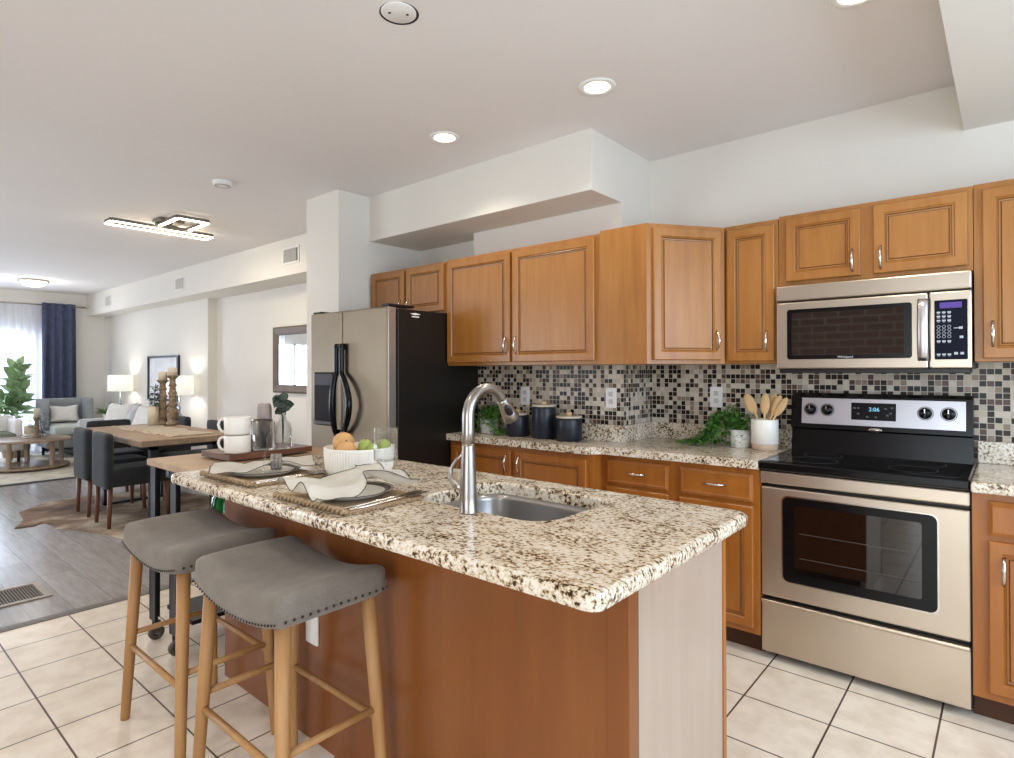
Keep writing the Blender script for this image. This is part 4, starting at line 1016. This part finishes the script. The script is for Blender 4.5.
for i in range(32): y = .444+i*.0140; mb.box(-4.655, -4.37, y-.0032, y+.0032, .001, .006)
t.p('louvres', mb, plain('register_slats', '#7A7063', .5, metal=.4)); t.p('well', MB().box(-4.66, -4.365, .43, .89, .0003, .0012), plain('register_dark', '#1A1816', .9))

# ------------------------------------------------------------------ dining area
hp = [(-7.1, 1.25), (-6.75, 1.22), (-6.42, 1.10), (-6.40, 1.22), (-6.48, 1.30), (-6.30, 1.34), (-6.12, 1.32), (-6.05, 1.40), (-5.85, 1.46), (-5.6, 1.55), (-5.25, 1.60), (-5.0, 1.52), (-4.9, 1.75), (-5.05, 2.0), (-4.95, 2.3), (-5.1, 2.6), (-5.5, 2.55), (-5.9, 2.75), (-6.5, 2.7), (-7.0, 2.6), (-7.5, 2.75), (-7.6, 2.5), (-7.35, 2.1), (-7.5, 1.8), (-7.45, 1.5), (-7.3, 1.4)]
one('cowhide_rug', MB().prism(hp, .001, .008), HIDE, 'brown and cream cowhide rug under the dining table', 'rug', loc=(-6.2, 1.9, 0))
t = T('dining_table', 'rustic wood dining table on dark metal legs', 'table', (-6.27, 2.12, 0))
t.p('tabletop', MB().box(-7.16, -5.40, 1.73, 2.53, .708, .76, .006), TABW)
for x in (-6.86, -5.62):
    mb = MB().box(x, x+.06, 1.85, 2.42, .66, .708).box(x, x+.06, 1.85, 2.42, .012, .03); mb.box(x, x+.06, 1.85, 1.91, .012, .7).box(x, x+.06, 2.36, 2.42, .012, .7)
    t.p('leg', mb, IRON)
t = T('dining_chair', 'charcoal upholstered dining chair tucked under the table, nearest the rolling cart', 'chair', (-5.94, 1.57, .008), 'charcoal dining chairs', rot=0, local=True)
W_ = .205
bk = MB().rbox((0, .035, .565), (W_, .035, .235), .028, 8, 4, 10); t.p('backrest', bk, CHARF)
t.p('seat', MB().rbox((0, .29, .43), (W_, .25, .065), .03, 8, 8, 5), CHARF)
t.p('apron', MB().box(-W_+.008, W_-.008, .03, .52, .345, .41, .006), CHARF)
for sx in (-1, 1):
    t.p('leg', MB().tube([(sx*.165, .045, .35), (sx*.17, .035, 0)], [.024, .017], 4), WALN); t.p('leg', MB().tube([(sx*.165, .48, .35), (sx*.17, .49, 0)], [.024, .017], 4), WALN)
chair = t.o
dup(chair, (-6.55, 1.58, .008), 0, 'charcoal upholstered dining chair tucked under the table, nearest the coffee table')
dup(chair, (-6.44, 2.82, .008), PI, 'charcoal dining chair on the wall side of the table, beside the white mugs')
dup(chair, (-7.38, 2.82, .008), PI, 'charcoal dining chair behind the candlesticks, mostly hidden')
dup(chair, (-7.44, 2.06, .008), -PI/2, 'charcoal dining chair at the far end of the table, back top showing')
# runner, candlesticks
b = bmesh.new(); G = []
nx, ny = 30, 8
for i in range(nx+1):
    r = []
    for j in range(ny+1):
        x = -7.0+1.45*i/nx; y = 2.02+.33*j/ny+.025*math.sin(i*.5); r.append(b.verts.new((x, y, .7665+.002*math.sin(i*1.1+j)+.002*math.sin(j*2+i*.4))))
    G.append(r)
for i in range(nx):
    for j in range(ny): b.faces.new((G[i][j], G[i+1][j], G[i+1][j+1], G[i][j+1]))
bmesh.ops.solidify(b, geom=list(b.faces), thickness=.002)
rn = one('table_runner', MB().bm(b, True), RUNF, 'beige cloth runner with tassels lying along the dining table', 'runner')
for i in range(16):
    x = -7.0+1.45*i/15
    link('tassel', MB().tube([(x, 2.012+.02*math.sin(i), .7685), (x+.01, 1.985+.02*math.sin(i), .7675), (x+.012, 1.96+.02*math.sin(i), .765)], [.004, .006, .003], 6), RUNF, rn, rn.location)
def candlestick(x, y, h, lab, cand=.1, r=.95):
    t = T('candlestick', lab, 'candlestick', (x, y, .768), 'carved candlesticks on the dining table')
    pr = [(.0, 0), (.065, 0), (.068, .02), (.05, .035), (.045, .05), (.058, .065), (.060, .12), (.05, .16), (.035, .175), (.052, .19), (.052, .21), (.035, .225), (.038, .30), (.05, .32), (.036, .335), (.030, .38), (.045, .40), (.032, .415), (.03, .46), (.06, .49), (.064, .5), (0, .5)]
    t.p('column', MB().lathe([(a*r, z*h/.5) for a, z in pr], (x, y, .768), 24), CANDLEW)
    o = one('pillar_candle', MB().lathe([(0, 0), (.043, 0), (.043, cand-.006), (.038, cand), (.006, cand-.006), (0, cand-.006)], (x, y, .768+h), 24), WAX, 'cream pillar candle on the '+lab.split(' candlestick')[0].split('carved ')[-1]+' candlestick', 'candle', 'pillar candles', loc=(x, y, .768+h))
    link('wick', MB().tube([(x, y, .768+h+cand-.007), (x, y+.001, .768+h+cand+.008)], .0012, 5), BLACKTH, o, o.location)
candlestick(-6.86, 2.40, .47, 'carved shorter wooden candlestick beside the leafy sprig', .09); candlestick(-6.76, 2.46, .52, 'carved taller wooden candlestick, nearest the dining wall', .08)
o = one('pillar_candle', MB().lathe([(0, 0), (.052, 0), (.052, .19), (.046, .197), (0, .190)], (-6.84, 2.30, .768), 24), WAX, 'thick beige pillar candle standing straight on the runner', 'candle', loc=(-6.84, 2.30, .768))
link('wick', MB().tube([(-6.84, 2.30, .957), (-6.84, 2.301, .972)], .0012, 5), BLACKTH, o, o.location)
random.seed(12); lf = MB()
for i in range(70):
    a = random.random()*6.28; p = Vector((-6.87+.08*math.cos(a)*random.random(), 2.33+.015*math.sin(a), 1.06+random.uniform(-.11, .12)))
    lf.leaf(p, (math.cos(a), math.sin(a)*.5-.4, random.uniform(-.3, .5)), .05, .03, .3)
lf.tube([(-6.86, 2.33, 1.20), (-6.87, 2.325, 1.06), (-6.88, 2.33, .95)], .004, 6)
one('leafy_sprig', lf, EUCA, 'dark leafy sprig hanging on the shorter candlestick', 'sprig')
# mirror, art
t = T('wall_mirror', 'rectangular mirror in a wide brown frame on the dining wall', 'mirror', (-6.1, YD, 1.1))
X0, X1, Z0, Z1, Y = -6.45, -5.5, 1.085, 1.83, YD-.002
fr = MB(); rings = [(0, 0), (0, .035), (.02, .045), (.085, .028), (.095, .014)]
vs = [];
for ins, d in rings:
    for a, c in ((X0+ins, Z0+ins), (X1-ins, Z0+ins), (X1-ins, Z1-ins), (X0+ins, Z1-ins)): vs.append((a, Y-d, c))
fr.add(vs, [(i*4+k, i*4+(k+1) % 4, (i+1)*4+(k+1) % 4, (i+1)*4+k) for i in range(4) for k in range(4)]+[(3, 2, 1, 0)])
t.p('frame', fr, MFRAME); t.p('mirror_glass', MB().box(X0+.09, X1-.09, Y-.016, Y-.006, Z0+.09, Z1-.09), MIRROR)
t = T('framed_art', 'black framed pale art print on the living room wall', 'picture', (-9.5, YLV, .9))
X0, X1, Z0, Z1, Y = -10.06, -8.88, .90, 1.56, YLV-.002
fb = MB().box(X0, X0+.05, Y-.03, Y, Z0, Z1).box(X1-.05, X1, Y-.03, Y, Z0, Z1).box(X0+.05, X1-.05, Y-.03, Y, Z0, Z0+.03).box(X0+.05, X1-.05, Y-.03, Y, Z1-.03, Z1)
t.p('frame', fb, BLACKP); t.p('print', MB().box(X0+.05, X1-.05, Y-.012, Y-.002, Z0+.03, Z1-.03), ARTP)

# ------------------------------------------------------------------ living area
t = T('area_rug', 'pale area rug with a dark border in the living area', 'rug', (-10.3, 1.6, 0))
t.p('pile', MB().box(-11.9, -8.95, -.6, 2.62, .001, .012), RUGM)
t.p('border', MB().box(-8.95, -8.88, -.6, 2.62, .001, .013).box(-11.9, -8.88, 2.62, 2.66, .001, .013), RUGB)
t = T('coffee_table', 'round wooden coffee table with a lower shelf on the pale rug', 'table', (-10.2, 1.9, .013))
cx, cy = -10.2, 1.9
t.p('tabletop', MB().lathe([(0, .385), (.45, .385), (.46, .39), (.46, .415), (.452, .42), (0, .42)], (cx, cy, 0), 48), COFFW)
t.p('lower_shelf', MB().lathe([(0, .035), (.44, .035), (.45, .04), (.45, .06), (.44, .065), (0, .065)], (cx, cy, 0), 48), COFFW)
for i in range(5):
    a = .5+i*2*PI/5; x, y = cx+.38*math.cos(a), cy+.38*math.sin(a); t.p('leg', MB().lathe([(.045, .013), (.045, .03), (.03, .066), (.03, .37), (.04, .386)], (x, y, 0), 12), COFFW)
for i, (w_, d_, zz, mt, lab) in enumerate(((.26, .19, .421, BOARDW, 'dark tray-sized book at the bottom of the coffee table stack'), (.22, .16, .446, WAX, 'beige book on top of the coffee table stack'))):
    x, y = -10.37, 1.95
    mb = MB().box(x-w_/2, x+w_/2, y-d_/2, y+d_/2, zz, zz+.004).box(x-w_/2, x+w_/2, y-d_/2, y+d_/2, zz+.02, zz+.024).box(x-w_/2, x-w_/2+.004, y-d_/2, y+d_/2, zz, zz+.024)
    o = one('book', mb, mt, lab, 'book', 'books on the coffee table'); link('pages', MB().box(x-w_/2+.005, x+w_/2-.004, y-d_/2+.004, y+d_/2-.004, zz+.0045, zz+.0195), CREAMW, o, o.location)
one('pillar_candle', MB().lathe([(0, 0), (.06, 0), (.06, .10), (.055, .106), (0, .100)], (-10.42, 1.94, .471), 24), WAX, 'short wide cream candle standing on the coffee table books', 'candle', loc=(-10.42, 1.94, .471))
t = T('candlestick', 'tall carved candlestick on the coffee table, in front of the armchair', 'candlestick', (-10.20, 1.98, .42))
t.p('column', MB().lathe([(0, .42), (.05, .42), (.045, .45), (.025, .47), (.03, .55), (.022, .64), (.04, .69), (.045, .70), (0, .70)], (-10.20, 1.98, 0), 20), CANDLEW)
one('pillar_candle', MB().lathe([(0, 0), (.036, 0), (.036, .12), (.03, .125), (0, .12)], (-10.20, 1.98, .7005), 20), WAX, 'slim cream candle on the tall coffee table candlestick', 'candle', loc=(-10.20, 1.98, .7005))
lf = MB(); random.seed(21)
for i in range(60):
    a = random.random()*6.28; q = random.random(); p = Vector((-10.36+.05*math.cos(a), 2.05+.10*math.sin(a)*(1-q*.4), .54+.20*q)); lf.leaf(p, (math.cos(a), math.sin(a), .4), .06, .03, .3)
lf.tube([(-10.33, 2.08, .4215), (-10.36, 2.06, .56), (-10.36, 2.05, .72)], .005, 6)
one('leafy_sprig', lf, EUCA, 'dark green sprig standing on the coffee table by the candlestick', 'sprig')
# armchair (faces +X)
t = T('armchair', 'grey armchair with high square arms in front of the navy curtain', 'armchair', (-11.3, 2.6, 0))
t.p('backrest', MB().rbox((-11.72, 2.60, .59), (.07, .335, .31), .03, 4, 8, 8), GREYF)
for s in (-1, 1): t.p('wing', MB().rbox((-11.48, 2.60+s*.29, .66), (.18, .05, .245), .03, 6, 4, 6), GREYF)
t.p('seat_cushion', MB().rbox((-11.30, 2.60, .43), (.36, .25, .08), .04, 10, 8, 4), plain('seat_pale', '#B7BBB4', .95, bmp=.2, scale=200))
t.p('seat_base', MB().rbox((-11.32, 2.60, .26), (.36, .335, .10), .02, 8, 8, 4), GREYF)
for sx in (-.3, .3):
    for sy in (-.26, .26): t.p('leg', MB().tube([(-11.32+sx, 2.6+sy, .18), (-11.32+sx, 2.6+sy, .0 if 1 else 0)], [.025, .018], 8), BLACKP)
def pillow(name, c, L, Wd, th, rot, mat, lab, group=None):
    b = bmesh.new(); n = 14; top = {}; bot_ = {}
    for i in range(n+1):
        for j in range(n+1):
            u = i/n*2-1; v = j/n*2-1; e = (max(0, (1-u**4))*max(0, (1-v**4)))**.6
            pu = u*(1-.10*(1-v*v)*0-.08*(1-abs(v))**1*abs(u)*0); k = 1-.10*(1-abs(u*v))*(abs(u)**3 if abs(u) > abs(v) else abs(v)**3)-.14*(1-abs(u))*max(0, v)**3
            top[i, j] = b.verts.new((u*L/2*k, v*Wd/2*k, th/2*e)); bot_[i, j] = top[i, j] if i in (0, n) or j in (0, n) else b.verts.new((u*L/2*k, v*Wd/2*k, -th/2*e))
    for i in range(n):
        for j in range(n):
            b.faces.new((top[i, j], top[i+1, j], top[i+1, j+1], top[i, j+1])); b.faces.new((bot_[i, j], bot_[i, j+1], bot_[i+1, j+1], bot_[i+1, j]))
    Mx = Matrix.Translation(c) @ rot
    return one(name, MB().bm(b, True).xf(Mx), mat, lab, 'pillow', group)
RX = lambda a: Matrix.Rotation(a, 4, 'X'); RY = lambda a: Matrix.Rotation(a, 4, 'Y'); RZ = lambda a: Matrix.Rotation(a, 4, 'Z')
pillow('lumbar_pillow', (-11.50, 2.58, .66), .40, .28, .14, RZ(PI/2) @ RX(PI/2-.25), WHITEF, 'white pillow with pinched top on the grey armchair')
# sofa (faces -Y)
t = T('sofa', 'pale grey sofa along the living wall behind the dining table', 'sofa', (-9.5, 2.9, 0))
t.p('arm', MB().rbox((-10.38, 2.90, .35), (.08, .40, .28), .035, 6, 10, 8), SOFAF); t.p('arm', MB().rbox((-8.62, 2.90, .35), (.08, .40, .28), .035, 6, 10, 8), SOFAF)
t.p('seat_base', MB().rbox((-9.5, 2.90, .24), (.80, .40, .13), .03, 12, 8, 4), SOFAF)
for x in (-9.9, -9.1): t.p('seat_cushion', MB().rbox((x, 2.82, .44), (.395, .33, .07), .035, 8, 8, 4), SOFAF)
t.p('backrest', MB().rbox((-9.5, 3.22, .52), (.80, .08, .22), .04, 12, 4, 6), SOFAF)
for x in (-10.3, -8.7):
    for y in (2.6, 3.2): t.p('leg', MB().tube([(x, y, .11), (x, y, .0125)], [.022, .016], 8), BLACKP)
pillow('throw_pillow', (-10.03, 2.93, .66), .50, .44, .17, RZ(.5) @ RX(PI/2-.35), WHITEF, 'white pillow on the sofa nearest its far arm', 'sofa pillows'); pillow('throw_pillow', (-9.60, 2.98, .67), .48, .42, .17, RZ(-.3) @ RX(PI/2-.4), SOFAF, 'pale grey pillow leaning between two white sofa pillows', 'sofa pillows')
pillow('throw_pillow', (-9.10, 2.98, .66), .48, .42, .17, RZ(.3) @ RX(PI/2-.35), WHITEF, 'white pillow on the sofa, just left of the candlesticks', 'sofa pillows')
def lamp(x, y, lab, tlab):
    t = T('end_table', tlab, 'table', (x, y, 0), 'end tables beside the sofa')
    t.p('top', MB().lathe([(0, .55), (.18, .55), (.185, .56), (.185, .575), (.18, .58), (0, .58)], (x, y, 0), 32), COFFW); t.p('pedestal', MB().lathe([(.14, 0), (.14, .015), (.03, .04), (.022, .3), (.03, .55)], (x, y, 0), 20), IRON)
    t = T('table_lamp', lab, 'lamp', (x, y, .581), 'table lamps beside the sofa'); z = .581
    t.p('base', MB().lathe([(0, 0), (.06, 0), (.062, .012), (.03, .02), (.028, .05), (.038, .07), (.026, .10), (.026, .15), (.036, .17), (.02, .20), (.018, .24), (.024, .27), (.01, .30), (.008, .46), (0, .46)], (x, y, z), 24), plain('lamp_chrome', '#9FA4AE', .15, metal=1))
    t.p('lamp_shade', MB().lathe([(.172, .44), (.167, .69), (.165, .69), (.170, .44)], (x, y, z), 36), SHADE)
    l = bpy.data.lights.new('lamp_bulb', 'POINT'); l.energy = 7; l.color = (1, .95, .86); l.shadow_soft_size = .03; o = bpy.data.objects.new('lamp_bulb', l); C.objects.link(o); o.parent = t.o; o.location = (0, 0, .56)
lamp(-10.70, 3.13, 'table lamp with white drum shade in the far corner', 'round end table under the lamp in the far corner'); lamp(-8.30, 3.10, 'table lamp with white drum shade behind the candlesticks', 'round end table hidden under the lamp behind the candlesticks')
x, y = -10.83, 2.99
t = T('potted_grass', 'small white pot of spiky green grass beside the corner lamp', 'plant', (x, y, .5805)); random.seed(5)
t.p('pot', MB().lathe([(0, .5805), (.05, .5805), (.06, .66), (.056, .66), (0, .65)], (x, y, 0), 20), CREAMW); lf = MB()
for i in range(90):
    a = random.random()*6.28; lf.leaf((x+.02*math.cos(a), y+.02*math.sin(a), .65), (math.cos(a), math.sin(a), random.uniform(.4, 1.6)), random.uniform(.12, .20), .014, .35)
t.p('foliage', lf, LEAF)
# fiddle leaf plant
x, y = -11.72, 2.02
t = T('fiddle_leaf_plant', 'tall broad-leaved plant in a basket before the sheer curtain', 'plant', (x, y, 0)); random.seed(8)
t.p('basket', MB().lathe([(0, .013), (.15, .013), (.18, .15), (.17, .30), (.16, .30), (.15, .27), (0, .27)], (x, y, 0), 24), JUTE); t.p('trunk', MB().tube([(x, y, .26), (x+.02, y+.01, .7), (x-.01, y+.03, 1.1), (x, y+.02, 1.40)], [.016, .013, .010, .006], 8).tube([(x, y, .26), (x-.05, y-.1, .6), (x-.04, y-.16, .95)], [.012, .010, .006], 8), BARK); lf = MB()
for i in range(44):
    q = i/43; zz = .60+.80*q; a = i*2.4; L = .30-.08*q
    d = Vector((math.cos(a), math.sin(a), .55+.6*q+.3*math.sin(i*1.7))).normalized()
    m = MB().leaf((0, 0, 0), (1, 0, 0), L, L*.55, .3); qq = Vector((1, 0, 0)).rotation_difference(d).to_matrix().to_4x4()
    lf._j(m.xf(Matrix.Translation((x, y+.02*q, zz)) @ qq @ Matrix.Rotation(random.uniform(-1.1, 1.1), 4, 'X')))
for i in range(18):
    q = i/17; a = i*2.4+1; d = Vector((math.cos(a), math.sin(a), .3+.5*q)).normalized(); m = MB().leaf((0, 0, 0), (1, 0, 0), .28, .15, .3)
    qq = Vector((1, 0, 0)).rotation_difference(d).to_matrix().to_4x4()
    lf._j(m.xf(Matrix.Translation((x-.045, y-.13, .52+.42*q)) @ qq @ Matrix.Rotation(random.uniform(-1.1, 1.1), 4, 'X')))
t.p('foliage', lf, LEAFL)
# accent chair at left edge
t = T('accent_chair', 'white and green tub chair at the left photo edge', 'armchair', (-11.05, 1.62, 0)); cx, cy = -11.05, 1.62
t.p('shell', MB().rbox((cx, cy+.27, .45), (.30, .05, .20), .04, 8, 4, 6).rbox((cx-.28, cy, .47), (.05, .30, .22), .04, 4, 8, 6), WHITEF)
t.p('seat_cushion', MB().rbox((cx+.02, cy, .38), (.30, .25, .08), .04, 8, 8, 4), plain('olive_fabric', '#6F7663', .95, bmp=.2, scale=150)); t.p('seat_base', MB().rbox((cx+.02, cy+.02, .26), (.30, .30, .06), .02, 8, 8, 3), WHITEF)
for sx in (-.25, .27):
    for sy in (-.22, .27): t.p('leg', MB().tube([(cx+sx, cy+sy, .22), (cx+sx, cy+sy, .012)], [.024, .018], 8), IRON)
# curtains
def drape(y0, y1, x, z0, z1, folds, amp, seed):
    random.seed(seed); n = folds*10; mb = MB(); rows = 14; vs = []; fs = []
    for r in range(rows+1):
        q = r/rows; z = z1+(z0-z1)*q
        for i in range(n+1):
            p = i/n; yy = y0+(y1-y0)*p; a = amp*(.5+.5*min(1, q*3)); vs.append((x+a*math.sin(p*folds*2*PI)+.012*math.sin(p*17+q*2), yy+.02*(q)*math.sin(p*5+seed), z))
    for r in range(rows):
        for i in range(n): fs.append((r*(n+1)+i, r*(n+1)+i+1, (r+1)*(n+1)+i+1, (r+1)*(n+1)+i))
    m2 = MB().add(vs, fs, True)
    o = len(vs); m2.add([(vx+.003, vy, vz) for vx, vy, vz in vs], [f[::-1] for f in fs], True); return m2
one('curtain', drape(2.40, 2.86, -12.03, .02, 2.46, 4, .05, 3), NAVYF, 'navy velvet curtain panel hanging from the rod', 'curtain')
one('sheer_curtain', drape(.2, 2.46, -12.10, .03, 2.43, 22, .022, 5), SHEER, 'white sheer curtain across the far window', 'curtain')
t = T('curtain_rod', 'brushed metal curtain rod along the far wall', 'curtain rod', (-12.04, 1.5, 2.42))
t.p('rod', MB().tube([(-12.045, -.6, 2.425), (-12.045, 3.02, 2.425)], .013, 12), NICKEL); t.p('finial', MB().sphere((-12.045, 3.03, 2.425), .028), NICKEL)
t.p('bracket', MB().box(-12.195, -12.04, 2.965, 2.985, 2.41, 2.44), NICKEL)
